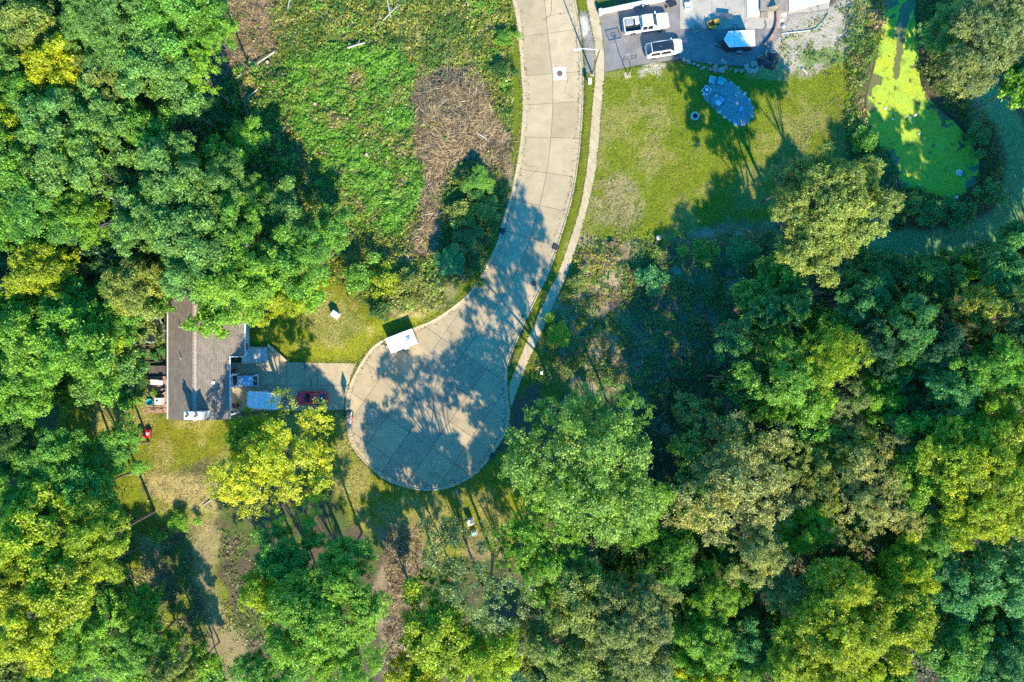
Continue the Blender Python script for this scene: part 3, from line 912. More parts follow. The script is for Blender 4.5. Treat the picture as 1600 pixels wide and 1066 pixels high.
TREE_COL = {
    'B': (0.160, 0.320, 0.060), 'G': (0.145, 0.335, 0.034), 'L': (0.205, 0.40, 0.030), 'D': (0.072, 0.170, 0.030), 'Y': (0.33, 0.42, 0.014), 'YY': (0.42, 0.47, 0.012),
    'O': (0.26, 0.32, 0.055), 'T': (0.36, 0.365, 0.09), 'M': (0.20, 0.335, 0.045), 'P': (0.23, 0.30, 0.085), 'E': (0.10, 0.30, 0.075), 'N': (0.050, 0.16, 0.06)}  # E: plain green with the teal of shade put into it
trnd = random.Random(77)
TREES = []
def tree(px, py, r_px, ht, col, label, key=None, group=None, name='tree', cat='tree'):
    """a tree whose crown shows at this pixel with this radius; ht is its height in metres"""
    rr = r_px / PX
    if key is None:
        key = 'big' if rr > 6.2 else ('mid' if rr > 3.3 else ('small' if rr > 1.9 else 'shrub'))
    i = trnd.randrange(len(SPECIES[key]))
    cme, tme, Rc, Hz, Ht = SPECIES[key][i]
    zc = ht * Hz / Ht
    x, y, _ = W(px, py, zc)
    k = (CAM_H - zc) / CAM_H
    s = rr * k / Rc
    g0 = gz(x, y)
    root = thing(name, label, cat, (x, y, g0 - .02), trnd.uniform(0, 6.283), group)
    root.scale = (s, s * trnd.uniform(.93, 1.07), ht / Ht)
    t = link('trunk', tme, root)
    c = link('crown', cme, root, (0, 0, Hz))
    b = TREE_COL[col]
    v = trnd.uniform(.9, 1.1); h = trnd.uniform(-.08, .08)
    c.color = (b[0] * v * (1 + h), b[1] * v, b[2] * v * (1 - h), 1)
    TREES.append((px, py, r_px))
    return root

TL = [
 # north-west wood
 (60, 46, 50, 17, 'O', 'olive-green tree nearest the top left corner of the wood'),
 (12, 28, 36, 13, 'D', 'dark green tree cut by the very top left corner'),
 (100, 108, 50, 17, 'YY', 'bright yellow tree standing alone among green crowns at the upper left'),
 (185, 42, 78, 20, 'B', 'large grey-green tree at the top edge right of the olive one'),
 (272, 30, 72, 20, 'G', 'large green tree at the top edge left of the bare earth strip'),
 (248, 108, 70, 19, 'B', 'large grey-green tree east of the bright yellow tree'),
 (298, 108, 42, 15, 'L', 'light yellow-green tree leaning over the bare earth strip'),
 (172, 130, 50, 16, 'O', 'olive tree just right of the bright yellow one'),
 (333, 48, 42, 15, 'G', 'green tree at the wood edge where the bare earth begins'),
 (14, 100, 44, 16, 'B', 'grey-green tree on the left edge, left of the bright yellow tree'),
 (42, 150, 42, 16, 'G', 'green tree below the bright yellow tree, near the left edge'),
 (88, 195, 58, 19, 'B', 'broad grey-green tree south of the bright yellow tree'),
 (165, 192, 54, 18, 'B', 'grey-green tree between two dark gaps, south of the olive tree'),
 (236, 212, 48, 14, 'G', 'green tree in half shade west of the shaded undergrowth'),
 (20, 205, 40, 17, 'Y', 'yellow-green tree touching the left edge in the upper wood'),
 (112, 256, 64, 20, 'B', 'broad grey-green tree just above the bare dead tree'),
 (28, 252, 58, 19, 'G', 'large green tree on the left edge above the middle'),
 (205, 268, 46, 15, 'D', 'dark green tree right of the bare dead tree'),
 (280, 160, 46, 13, 'D', 'dark tree at the shaded wood edge below the light yellow-green one'),
 (62, 325, 74, 20, 'G', 'largest green crown on the left edge west of the dead tree'),
 (-6, 335, 52, 18, 'G', 'green crown cut by the left edge west of the largest one'),
 (132, 345, 44, 16, 'L', 'light green tree just below-left of the dead tree'),
 (280, 285, 66, 19, 'B', 'broad grey-green tree north of the house and right of the dead tree'),
 (345, 300, 52, 17, 'B', 'grey-green tree at the east side of the wood north of the house'),
 (232, 355, 56, 18, 'B', 'grey-green tree below-right of the dead tree'),
 (305, 372, 68, 20, 'B', 'large grey-green tree directly north of the house ridge'),
 (372, 365, 50, 17, 'G', 'green tree north-east of the house at the wood edge'),
 (318, 432, 54, 18, 'B', 'grey-green tree whose edge hides the north end of the roof'),
 (378, 448, 60, 17, 'L', 'light green tree overhanging the east slope of the roof'),
 (338, 494, 36, 12, 'L', 'small light green tree drooping onto the roof'),
 (72, 430, 54, 15, 'Y', 'yellow-green tree between dark gaps on the left side'),
 (150, 425, 46, 12, 'D', 'dark tree in shade right of the yellow-green one'),
 (20, 410, 36, 11, 'N', 'low dark tree in deep shade by the left edge'),
 (218, 450, 50, 15, 'O', 'olive-yellow tree north-west of the house'),
 (220, 506, 30, 11, 'O', 'small olive tree overhanging the trampoline'),
 (8, 486, 40, 16, 'L', 'light green tree on the left edge at mid height'),
 (62, 530, 64, 18, 'L', 'large light green tree west of the garden'),
 (134, 548, 64, 19, 'L', 'large light green tree casting shade on the west lawn'),
 (36, 606, 58, 17, 'L', 'light green tree above the shaded lawn by the left edge'),
 (170, 540, 34, 14, 'Y', 'yellow-green tree beside the white boards on the west lawn'),
 (112, 492, 48, 16, 'G', 'green tree just above the large light green pair'),
 (180, 485, 40, 14, 'G', 'green tree left of the trampoline behind the olive one'),
 (420, 470, 44, 13, 'Y', 'yellowish tree at the north edge of the shaded front lawn'),
 (430, 425, 48, 14, 'G', 'green tree right of the one overhanging the roof'),
 (478, 400, 46, 11, 'G', 'leafy green tree between the front lawn and the brush'),
 (478, 455, 34, 9, 'L', 'small light green tree at the top of the front lawn'),
 (440, 340, 42, 11, 'B', 'grey-green tree east of the wood in the brush'),
 (392, 310, 40, 10, 'G', 'green tree where wood and brush meet'),
 (520, 360, 34, 7, 'G', 'low green tree in the middle of the brush'),
 (385, 218, 34, 5, 'L', 'sunlit sapling in the shaded clearing north of the wood'),
 (345, 255, 36, 8, 'G', 'green sapling at the edge of the shaded clearing'),
 # south-west wood
 (28, 690, 44, 14, 'D', 'dark tree on the left edge beside the shaded lawn'),
 (95, 715, 52, 15, 'G', 'green tree south of the shaded lawn'),
 (180, 705, 50, 11, 'G', 'green tree whose crown ends at the sunny lawn south-west of the house'),
 (130, 765, 52, 15, 'G', 'green tree behind the one at the sunny lawn edge'),
 (42, 765, 52, 15, 'L', 'light green tree on the left edge below the dark one'),
 (62, 832, 66, 18, 'Y', 'yellow-green tree, upper of the golden group at the lower left'),
 (152, 842, 60, 18, 'Y', 'yellow-green tree at the east end of the golden group'),
 (18, 905, 58, 18, 'Y', 'yellow-green tree of the golden group cut by the left edge'),
 (105, 915, 66, 19, 'Y', 'brightest crown in the middle of the golden group'),
 (60, 985, 60, 18, 'YY', 'deep yellow tree at the bottom of the golden group'),
 (130, 990, 46, 16, 'L', 'light green tree below the golden group'),
 (20, 1050, 52, 16, 'O', 'olive tree in the bottom left corner'),
 (95, 1052, 46, 14, 'G', 'green tree on the bottom edge left of the shaded gap'),
 (225, 1010, 42, 11, 'G', 'small green tree on the bottom edge west of the tan path'),
 (272, 1050, 40, 12, 'O', 'small olive tree on the bottom edge by the tan path'),
 (312, 1035, 32, 9, 'L', 'small light green tree touching the tan path'),
 (225, 945, 34, 7, 'L', 'low light green tree in the shaded strips west of the path'),
 (438, 727, 98, 14, 'YY', 'big golden tree south of the driveway beside the turning circle'),
 (392, 684, 40, 10, 'Y', 'yellow-green tree tucked between the house corner and the golden tree'),
 (448, 872, 52, 15, 'G', 'deep green tree directly south of the golden tree'),
 (535, 872, 48, 15, 'G', 'green tree right of the deep green one, south of the turning circle'),
 (425, 920, 46, 16, 'Y', 'yellowish tree on the west side of the green group by the path'),
 (510, 955, 92, 19, 'L', 'big light green tree in the middle of the lower green group'),
 (425, 1045, 50, 16, 'G', 'green tree on the bottom edge right of the tan path'),
 (545, 1040, 54, 17, 'L', 'light green tree on the bottom edge left of the dirt track'),
 (478, 1020, 50, 17, 'G', 'green tree between the two on the bottom edge'),
 # south centre
 (706, 850, 64, 16.5, 'P', 'dull olive tree with sparse crown south of the turning circle'),
 (765, 928, 70, 19, 'P', 'pale olive-tan tree south of the utility boxes'),
 (690, 905, 36, 11, 'G', 'small green tree at the edge of the dirt track'),
 (688, 985, 62, 17, 'Y', 'yellow-green tree right of the dirt track near the bottom'),
 (765, 1015, 54, 17, 'Y', 'yellow tree on the bottom edge below the pale tan tree'),
 (655, 1045, 42, 14, 'YY', 'bright yellow tree on the bottom edge beside the dirt track'),
 (815, 985, 48, 15, 'P', 'pale olive tree right of the yellow ones at the bottom'),
 (842, 852, 70, 17, 'L', 'lime green tree right of the utility boxes'),
 (915, 722, 120, 24, 'M', 'huge bright green tree east of the turning circle'),
 (965, 640, 52, 12, 'G', 'green tree at the north side of the huge bright one'),
 (862, 775, 54, 18, 'L', 'light green tree added to shade the circle, south-west of the huge bright one'),  # added for the shade it throws on the turning circle
 (995, 790, 56, 18, 'L', 'light green tree at the south-east side of the huge bright one'),
 (1150, 765, 100, 17, 'T', 'big tan-yellow tree in the middle of the south-east wood'),
 (1215, 715, 52, 16, 'O', 'tan tree joined to the east side of the big tan-yellow one'),
 (1120, 690, 42, 12, 'P', 'dull olive tree north of the big tan-yellow one'),
 (1085, 650, 42, 9, 'O', 'shaded olive tree left of the dull olive one'),
 (1180, 865, 54, 18, 'T', 'tan tree on the south side of the big tan-yellow one'),
 (905, 930, 62, 18, 'O', 'olive tree south of the huge bright green tree'),
 (985, 970, 78, 19, 'P', 'broad pale olive tree in the bottom centre right'),
 (885, 1020, 56, 17, 'O', 'olive tree on the bottom edge right of the pale one'),
 (985, 1052, 50, 17, 'O', 'olive tree on the bottom edge under the broad pale one'),
 (1098, 1005, 48, 15, 'L', 'lime tree on the bottom edge left of the golden south-east tree'),
 (1100, 1056, 36, 15, 'YY', 'small bright yellow tree on the bottom edge'),
 (1160, 1000, 44, 13, 'E', 'shaded green tree between the lime and the golden one'),
 # south-east wood
 (1290, 985, 92, 21, 'Y', 'big golden-green tree near the bottom right'),
 (1225, 920, 46, 16, 'P', 'pale olive tree north-west of the big golden-green one'),
 (1395, 955, 62, 19, 'Y', 'golden-green tree right of the big one near the bottom'),
 (1408, 890, 42, 17, 'Y', 'small golden tree on the dark ravine edge'),
 (1330, 1050, 46, 15, 'Y', 'yellow-green tree on the bottom edge below the big golden-green one'),
 (1215, 1045, 46, 15, 'L', 'light green tree on the bottom edge left of the golden-green one'),
 (1345, 780, 82, 17, 'T', 'tan and yellow tree east of the big tan-yellow one'),
 (1325, 700, 44, 14, 'O', 'olive tree north of the tan and yellow one'),
 (1540, 745, 92, 21, 'Y', 'big yellow-green tree on the right edge'),
 (1480, 700, 62, 18, 'L', 'light green tree at the west side of the big yellow-green one'),
 (1590, 660, 46, 20, 'Y', 'yellow-green tree cut by the right edge above the big one'),
 (1510, 800, 52, 20, 'Y', 'yellow tree at the lower side of the big yellow-green one'),
 (1565, 895, 62, 16, 'E', 'emerald tree in shade on the right edge below the yellow one'),
 (1595, 990, 42, 13, 'E', 'emerald tree in shade low on the right edge'),
 (1232, 600, 62, 17, 'L', 'bright lime tree at the north edge of the south-east wood'),
 (1298, 560, 52, 18, 'Y', 'yellow-topped tree right of the bright lime one'),
 (1210, 545, 42, 8, 'G', 'green tree just north of the bright lime one'),
 (1315, 620, 46, 15, 'P', 'pale green tree below the yellow-topped one'),
 (1275, 660, 48, 13, 'G', 'green tree between the lime and the tan trees'),
 (1400, 670, 50, 14, 'P', 'grey-green open tree over a dark gap in the east wood'),
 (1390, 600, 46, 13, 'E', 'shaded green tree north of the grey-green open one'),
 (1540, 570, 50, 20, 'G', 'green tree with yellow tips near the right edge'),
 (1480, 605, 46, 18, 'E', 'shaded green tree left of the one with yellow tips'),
 (1415, 510, 46, 18, 'E', 'shade-tinted green tree below the pond track'),
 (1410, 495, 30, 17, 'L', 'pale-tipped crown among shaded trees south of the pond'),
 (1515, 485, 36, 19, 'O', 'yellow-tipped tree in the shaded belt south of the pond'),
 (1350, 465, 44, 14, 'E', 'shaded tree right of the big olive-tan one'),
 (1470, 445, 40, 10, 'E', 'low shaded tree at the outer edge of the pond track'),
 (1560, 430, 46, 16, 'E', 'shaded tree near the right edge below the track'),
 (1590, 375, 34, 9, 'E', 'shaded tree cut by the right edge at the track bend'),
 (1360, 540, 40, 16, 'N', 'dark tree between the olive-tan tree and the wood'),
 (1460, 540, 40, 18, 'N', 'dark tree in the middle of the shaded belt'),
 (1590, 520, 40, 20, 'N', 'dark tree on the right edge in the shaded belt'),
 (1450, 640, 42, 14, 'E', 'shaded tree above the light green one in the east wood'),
 (1646, 472, 56, 16, 'G', 'green tree just beyond the right edge, south of the pond track'),
 (1719, 495, 60, 18, 'G', 'green tree well beyond the right edge, south of the pond track'),
 (1753, 413, 60, 18, 'G', 'green tree well beyond the right edge, at the bend of the pond track'),
 (1708, 426, 56, 17, 'G', 'green tree well beyond the right edge, second from the pond track'),
 (1664, 405, 52, 16, 'G', 'green tree just beyond the right edge, nearest the pond track'),
 (1743, 357, 56, 17, 'G', 'green tree well beyond the right edge, level with the pond'),
 (1744, 535, 56, 15.5, 'G', 'green tree well beyond the right edge, level with the shaded belt'),
 (1676, 564, 54, 15.5, 'G', 'green tree just beyond the right edge, level with the shaded belt'),
 (1797, 380, 56, 17, 'G', 'green tree farthest beyond the right edge, level with the pond'),
 (1777, 297, 62, 18, 'G', 'green tree well beyond the right edge, east of the pond'),
 (1265, 815, 48, 15, 'Y', 'yellow-green tree between the tan crowns of the south-east wood'),
 (1265, 740, 40, 14, 'O', 'small olive tree between the two tan crowns'),
 (1425, 745, 50, 15, 'L', 'light green tree left of the big yellow-green one on the right'),
 (1450, 830, 50, 15, 'G', 'green tree above the dark ravine edge'),
 (1480, 920, 52, 14, 'E', 'shaded green tree in the ravine left of the emerald one'),
 (1480, 1010, 54, 15, 'G', 'green tree near the bottom right corner'),
 (1555, 1040, 50, 15, 'E', 'green tree in the bottom right corner'),
 (1120, 925, 46, 14, 'L', 'light green tree below the big tan-yellow one'),
 (1050, 880, 46, 13, 'G', 'green tree in the gap right of the huge bright one'),
 (1395, 560, 44, 14, 'G', 'green tree right of the yellow-topped one'),
 (1370, 620, 40, 14, 'L', 'light green tree in the middle of the east wood'),
 # around the pond and lawn
 (1290, 322, 82, 19, 'O', 'big olive-tan tree between the lawn and the pond'),
 (1245, 285, 46, 16, 'P', 'dull green tree at the lawn side of the olive-tan one'),
 (1272, 392, 54, 17, 'O', 'olive tree at the south side of the big olive-tan one'),
 (1330, 290, 46, 16, 'O', 'olive tree at the pond side of the big olive-tan one'),
 (1555, 62, 84, 12, 'P', 'big pale green tree in the top right corner'),
 (1500, 108, 42, 8, 'P', 'pale green tree beside the pond, below the corner tree'),
 (1485, 40, 46, 9, 'B', 'grey-green tree at the top edge right of the pond'),
 (1590, 135, 34, 13, 'L', 'yellow-green tree on the right edge below the corner tree'),
 (1215, 430, 38, 9, 'G', 'bright green tree on the wood edge left of the tan one'),
 (1180, 470, 36, 8, 'G', 'green tree in the shaded glade east of the lawn'),
 (1175, 545, 32, 8, 'O', 'small olive tree by the thin trunks of the glade'),
]
for t_ in TL:
    if t_[0] < 385 and t_[1] < 470 and t_[4] not in 'DN':
        t_ = (*t_[:3], .45 * t_[3] + 10, *t_[4:])     # an even canopy in the north-west wood
    if t_[:2] in ((842, 852), (765, 928), (706, 850), (690, 905), (815, 985), (915, 722), (965, 640), (438, 727), (862, 775), (1150, 765), (1120, 690), (1085, 650), (1030, 455), (1100, 520)):
        tree(*t_, key='veil' if t_[:2] in ((765, 928), (706, 850), (690, 905), (965, 640), (862, 775), (1120, 690), (1085, 650), (1030, 455), (1100, 520)) else ('dome' if t_[2] > 110 else ('lacy' if t_[2] > 65 else 'airy')))
        continue
    thin_ = {(1215, 715): 'veil', (1275, 660): 'veil', (1232, 600): 'airy', (1325, 700): 'airy', (1298, 560): 'airy', (1315, 620): 'veil', (1345, 780): 'lacy'}
    if t_[:2] in thin_:
        tree(*t_, key=thin_[t_[:2]])
        continue
    op = 'airy' if t_[4] in ('P', 'T') and t_[2] < 75 and t_[2] > 40 else None
    tree(*t_, key=op)

# understory that closes the gaps between the crowns
def scatter_px(poly, n, dmin, rng, avoid=None, tries=40):
    P = np.array(poly, float); lo, hi = P.min(0), P.max(0)
    out = []
    for _ in range(n * tries):
        if len(out) >= n:
            break
        q = rng.uniform(lo, hi)
        if seg_sdf(q[None], P)[0] < 0:
            continue
        if any((q[0] - o[0]) ** 2 + (q[1] - o[1]) ** 2 < dmin ** 2 for o in out):
            continue
        if avoid and avoid(q):
            continue
        out.append(tuple(q))
    return out
under = lambda f: (lambda q: any((q[0] - t[0]) ** 2 + (q[1] - t[1]) ** 2 < (t[2] * f) ** 2 for t in MAIN))
MAIN = list(TREES)
rng_u = np.random.default_rng(9)
NEAR = [(t[0], t[1], t[5]) for t in TL if len(t[5].split()) <= 9]
taken = set()
def beside(q, cc):
    """names an understory tree by the nearest tree one can find"""
    word = {'G': 'green', 'B': 'grey-green', 'D': 'dark green', 'N': 'blackish', 'L': 'light green', 'E': 'shade-tinted green', 'P': 'dull olive'}[cc]
    for t in sorted(NEAR, key=lambda t: (t[0] - q[0]) ** 2 + (t[1] - q[1]) ** 2)[:6]:
        a = math.degrees(math.atan2(-(q[1] - t[1]), q[0] - t[0])) % 360
        d = ('east', 'north-east', 'north', 'north-west', 'west', 'south-west', 'south', 'south-east')[int((a + 22.5) // 45) % 8]
        l = 'low %s tree %s of the %s' % (word, d, t[2])
        if l not in taken:
            taken.add(l)
            return l
    return None
UND = [
 ([(-10, -10), (345, -10), (305, 95), (262, 150), (268, 205), (335, 290), (395, 380), (380, 440), (260, 440), (205, 590), (-10, 640)], 70, 26, ('G', 'B', 'D', 'N'), 'understory tree between the taller crowns of the north-west wood', 'understory of the north-west wood', (9, 14)),
 ([(-10, 650), (60, 660), (170, 760), (190, 900), (200, 980), (300, 1010), (330, 1080), (-10, 1080)], 22, 28, ('G', 'L', 'D'), 'understory tree between the golden crowns of the south-west wood', 'understory of the south-west wood', (5, 8)),
 ([(1200, 440), (1330, 410), (1600, 400), (1610, 1080), (1050, 1080), (1060, 880), (1000, 830), (1100, 600)], 95, 27, ('E', 'G', 'L', 'E', 'B'), 'shaded understory tree in a gap of the south-east wood', 'understory of the south-east wood', (8, 13)),
 ([(850, 830), (1060, 850), (1060, 1080), (800, 1080)], 16, 28, ('D', 'N', 'P'), 'understory tree between the olive crowns at the bottom centre', 'understory at the bottom centre', (5, 8)),
]
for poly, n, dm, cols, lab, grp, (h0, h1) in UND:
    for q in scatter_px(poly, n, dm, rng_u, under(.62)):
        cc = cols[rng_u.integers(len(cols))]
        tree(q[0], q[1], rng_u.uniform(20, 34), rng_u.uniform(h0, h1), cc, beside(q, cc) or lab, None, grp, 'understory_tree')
# bushy trees leafed to the ground, added to shade the pond track
for px, py, r_, h_, lab in [(1340, 415, 30, 7, 'added bushy shade tree at the west end of the pond track'), (1385, 428, 32, 8, 'added bushy shade tree, second along the south side of the pond track'), (1432, 424, 32, 8, 'added bushy shade tree, third along the south side of the pond track'),
        (1482, 418, 32, 8, 'added bushy shade tree, fourth along the south side of the pond track'), (1532, 408, 32, 8.5, 'added bushy shade tree, fifth along the south side of the pond track'), (1580, 385, 32, 9, 'added bushy shade tree at the south-east bend of the pond track'),
        (1640, 345, 36, 10, 'added bushy shade tree beyond the right edge by the track bend'), (1668, 290, 38, 11, 'added bushy shade tree beyond the right edge, nearest east of the pond'), (1672, 230, 38, 11, 'added bushy shade tree beyond the right edge, north-east of the pond'), (1660, 170, 36, 10, 'added bushy shade tree beyond the right edge below the corner tree'), (1690, 350, 38, 12, 'added bushy shade tree farther beyond the right edge by the track bend')]:
    tree(px, py, r_, h_, 'E', lab, 'bushy', 'bushy trees added to shade the pond track')
# shrubs one can pick out
SH = [
 (595, 487, 15, 2.0, 'D', 'round dark green shrub at the lawn corner above the white trailer'),
 (210, 600, 22, 3.0, 'D', 'dark leafy shrub left of the wooden deck'), (200, 622, 18, 2.4, 'G', 'green shrub south-west of the deck rail'), (222, 612, 15, 2.2, 'L', 'light green shrub against the deck rail'),
 (748, 285, 24, 3.0, 'G', 'green shrub on the east side of the cleared strip'), (722, 330, 22, 2.6, 'O', 'yellowish shrub right of the narrow cleared strip'), (757, 330, 22, 2.6, 'O', 'yellow-green shrub by the kerb bend'),
 (735, 375, 24, 3.0, 'D', 'dark shrub in shade beside the kerb bend'), (705, 408, 24, 3.0, 'E', 'shaded shrub below the end of the cleared strip'), (745, 415, 20, 2.4, 'D', 'dark shrub nearest the kerb above the circle'),
 (640, 445, 20, 2.4, 'O', 'yellowish shrub above the straw verge'), (605, 440, 22, 2.6, 'Y', 'yellow-green shrub in the weeds north of the lawn'), (565, 430, 24, 2.6, 'G', 'green shrub at the west end of the weeds'),
 (790, 60, 14, 1.8, 'G', 'small green shrub on the verge left of the street'), (785, 110, 15, 2.0, 'D', 'small dark shrub on the verge left of the street'),
 (1020, 440, 22, 2.2, 'E', 'low shaded shrub left of the glade'), (1095, 395, 22, 2.4, 'G', 'green shrub at the south edge of the lawn'), (1160, 395, 24, 2.8, 'E', 'shaded shrub at the south-east corner of the lawn'), (905, 440, 16, 1.6, 'O', 'small olive shrub beside the pavement'), (870, 520, 20, 2.0, 'Y', 'yellow-green shrub in the dappled ground by the pavement'),
 (1400, 345, 16, 2.0, 'D', 'dark shrub at the pond tail'), (1455, 330, 24, 2.4, 'E', 'shaded shrub on the south bank of the pond'), (1500, 335, 22, 2.4, 'E', 'shaded shrub at the south-east pond bank'), (1545, 300, 20, 2.2, 'E', 'shaded shrub on the east pond bank'), (1530, 215, 20, 2.2, 'E', 'shaded shrub on the north-east pond bank'), (1425, 320, 20, 2.2, 'O', 'olive shrub at the foot of the pond'), (1375, 262, 26, 3.0, 'D', 'dark shrub west of the pond, beside the dead branches'), (1350, 225, 22, 2.6, 'G', 'green shrub on the west pond bank'),
 (285, 815, 18, 1.6, 'L', 'small green shrub at the hay patch'), (245, 835, 12, 1.6, 'G', 'small lone shrub on the shaded strips'),
]
for s_ in SH:
    tree(*s_, key='shrub' if s_[3] < 2.7 else 'small', name='shrub', cat='shrub')

# the bare dead tree in the north-west wood
def bare_tree(name, label, px, py, ht, spread, seed, mat_=M_DEAD, depth=4, cat='tree', r0=.17):
    rnd = random.Random(seed)
    x, y, _ = W(px, py, ht * .8)
    root = thing(name, label, cat, (x, y, gz(x, y) - .05))
    trunk = MB(); boughs = []
    trunk.tube([(0, 0, 0), (.1, 0, ht * .35), (0, .15, ht * .72)], [r0 * 1.2, r0, r0 * .8], 8)
    trunk.build('trunk', mat_, root)
    def grow(m, p, d, l, r, dep):
        e = p + d * l
        mid = p + d * l * .5 + Vector((rnd.uniform(-.1, .1), rnd.uniform(-.1, .1), rnd.uniform(-.05, .12))) * l
        m.tube([p, mid, e], [r, r * .75, r * .5], 5)
        if dep > 0:
            for _ in range(rnd.choice((2, 2, 3))):
                dd = (d + Vector((rnd.uniform(-.75, .75), rnd.uniform(-.75, .75), rnd.uniform(-.15, .45)))).normalized()
                grow(m, e if rnd.random() < .7 else mid, dd, l * rnd.uniform(.55, .8), r * .55, dep - 1)
    for k in range(6):
        a = k * 1.047 + rnd.uniform(-.4, .4)
        m = MB()
        grow(m, Vector((0, .15 * (k % 2), ht * (.55 + .17 * (k / 6)))), Vector((math.cos(a), math.sin(a), .45)).normalized(), spread * .42, r0 * .6, depth)
        m.build('bough', mat_, root)
    return root
bare_tree('dead_tree', 'bare grey dead tree with forking boughs in the north-west wood', 168, 312, 19, 4.6, 4)
bare_tree('dead_tree', 'small bare pale dead sapling left of the ground cover brush', 412, 380, 9, 2.0, 5, depth=3, r0=.08)
bare_tree('dead_tree', 'grey dead branches in the dark gap below the big olive-tan tree', 1268, 462, 4, 4.0, 6, depth=3, r0=.08)
bare_tree('dead_tree', 'grey dead brush at the west tip of the pond', 1392, 268, 2.2, 3.0, 7, depth=4, r0=.05)
bare_tree('dead_tree', 'bare twiggy bush at the north-east pond bank', 1495, 133, 2.4, 2.6, 8, depth=4, r0=.05)

# thin tall trunks that stand in the glade with little foliage
for k, (px, py, h, lab) in enumerate([(1122, 515, 9, 'thin bare trunk in the glade, left of the pair'), (1146, 520, 9, 'thin bare trunk in the glade, right of the pair'), (1118, 590, 10, 'thin dark trunk south of the glade pair')]):
    x, y, _ = W(px, py, h * .5)
    root = thing('bare_trunk', lab, 'tree', (x, y, gz(x, y) - .1))
    rr_ = random.Random(k)
    MB().tube([(0, 0, 0), (rr_.uniform(-.1, .1), .1, h * .5), (rr_.uniform(-.3, .3), .3, h)], [.13, .1, .04], 7).build('trunk', M_BARK, root)
    for q in range(4):
        a = rr_.uniform(0, 6.28); z = h * rr_.uniform(.5, .95)
        MB().tube([(0, .1, z), (math.cos(a) * .8, math.sin(a) * .8, z + .5), (math.cos(a) * 1.5, math.sin(a) * 1.5, z + .7)], [.04, .03, .01], 5).build('branch', M_BARK, root)

# ------------------------------------------------------------------ low growth nobody could count
def plants(name, label, cat, polys, per_m2, leaf, hgt, pal, seed, clump=1.2, thr=.3, flat=.7, elong=.7, avoid_hard=True, lean=None):
    """a mass of weeds: leaves spread over the plan polygons, heaped up in clumps"""
    rng = np.random.default_rng(seed)
    PP = []
    for poly in polys:
        pw = np.array(W2(poly)); lo, hi = pw.min(0), pw.max(0)
        n = int((hi - lo).prod() * per_m2)
        q = rng.uniform(lo, hi, (n, 2))
        d = seg_sdf(q, pw) + 2.6 * (fbm(q[:, 0], q[:, 1], 2.4, seed) - .5)
        PP.append(q[rng.random(n) < sstep(-.9, .8, d)])
    q = np.concatenate(PP)
    h = fbm(q[:, 0], q[:, 1], clump, seed + 7)
    keep = h + rng.normal(0, .05, len(q)) > thr
    if avoid_hard:
        for hd in HARD:
            keep &= seg_sdf(q, hd) < -.25
        keep &= seg_sdf(q, POND) < 2.4 * (fbm(q[:, 0], q[:, 1], 1.1, 91) - .44)
        keep &= ~((seg_sdf(q, PATIO) > -.2))
    q = q[keep]; h = h[keep]
    hh = np.clip((h - thr) / (.75 - thr), 0, 1.1)
    top = hgt * (.25 + .75 * hh)
    z = ground_at(q) + top * (1 - .45 * rng.random(len(q)) ** 2)
    e = .15
    gxn = (fbm(q[:, 0] + e, q[:, 1], clump, seed + 7) - fbm(q[:, 0] - e, q[:, 1], clump, seed + 7)) / (2 * e) * hgt / (.75 - thr)
    gyn = (fbm(q[:, 0], q[:, 1] + e, clump, seed + 7) - fbm(q[:, 0], q[:, 1] - e, clump, seed + 7)) / (2 * e) * hgt / (.75 - thr)
    nn = unit(np.column_stack([-gxn, -gyn, np.ones(len(q))]) * flat + rng.normal(size=(len(q), 3)) * .42 + np.array([0, 0, .3]))
    sel = fbm(q[:, 0], q[:, 1], 2.6, seed + 3) + rng.normal(0, .09, len(q))
    order = np.argsort(np.argsort(sel)) / max(len(sel), 1)
    cum = np.cumsum([p[1] for p in pal]); cum = cum / cum[-1]
    ci = np.searchsorted(cum, np.clip(order, 0, .999))
    colr = np.array([p[0] for p in pal])[ci]
    L = leaf * rng.uniform(.65, 1.5, len(q)); Wd = L * elong * rng.uniform(.8, 1.2, len(q))
    V, F = kites(np.column_stack([q, z]), nn, L, Wd, rng)
    tint = np.stack([rng.uniform(.7, 1.3, len(q)), np.clip(rng.normal(.1, .15, len(q)), 0, 1), np.zeros(len(q))], 1)
    o = link(name, from_arrays(name, V, F, M_PLANT, {'tint': np.repeat(tint, 4, 0), 'Col': np.repeat(colr, 4, 0)}))
    return tag(o, label, cat, None, 'stuff')
c_lush = (0.155, 0.36, 0.022); c_green = (0.105, 0.205, 0.028); c_gold = (0.31, 0.31, 0.022); c_olive = (0.205, 0.235, 0.036); c_tan = (0.40, 0.30, 0.155); c_brown = (0.27, 0.185, 0.11); c_dark = (0.045, 0.10, 0.025); c_straw = (0.42, 0.34, 0.15); c_yel = (0.40, 0.34, 0.02)
plants('ground_cover', 'dense bright green leafy ground cover on the hillside west of the street', 'ground cover', [[(455, 95), (520, 70), (600, 75), (645, 110), (640, 170), (640, 225), (665, 285), (655, 330), (620, 370), (560, 345), (500, 300), (480, 230), (450, 190)]], 130, .23, .75, [(c_lush, 4.6), (c_green, 2.2), ((.20, .33, .02), 1.4), (c_gold, .6), (c_brown, .35), (c_tan, .2)], 61, 1.1, .15)
plants('weeds', 'tall mixed weeds with yellow flower heads at the top of the hillside', 'weeds', [[(420, -20), (800, -20), (803, 90), (800, 190), (775, 195), (768, 145), (735, 100), (690, 105), (650, 115), (600, 78), (520, 72), (455, 95), (430, 60)]], 60, .22, .8, [(c_green, 3), (c_olive, 2.6), (c_gold, 2.2), (c_tan, .8), (c_lush, 1.2)], 62, 1.3, .27)
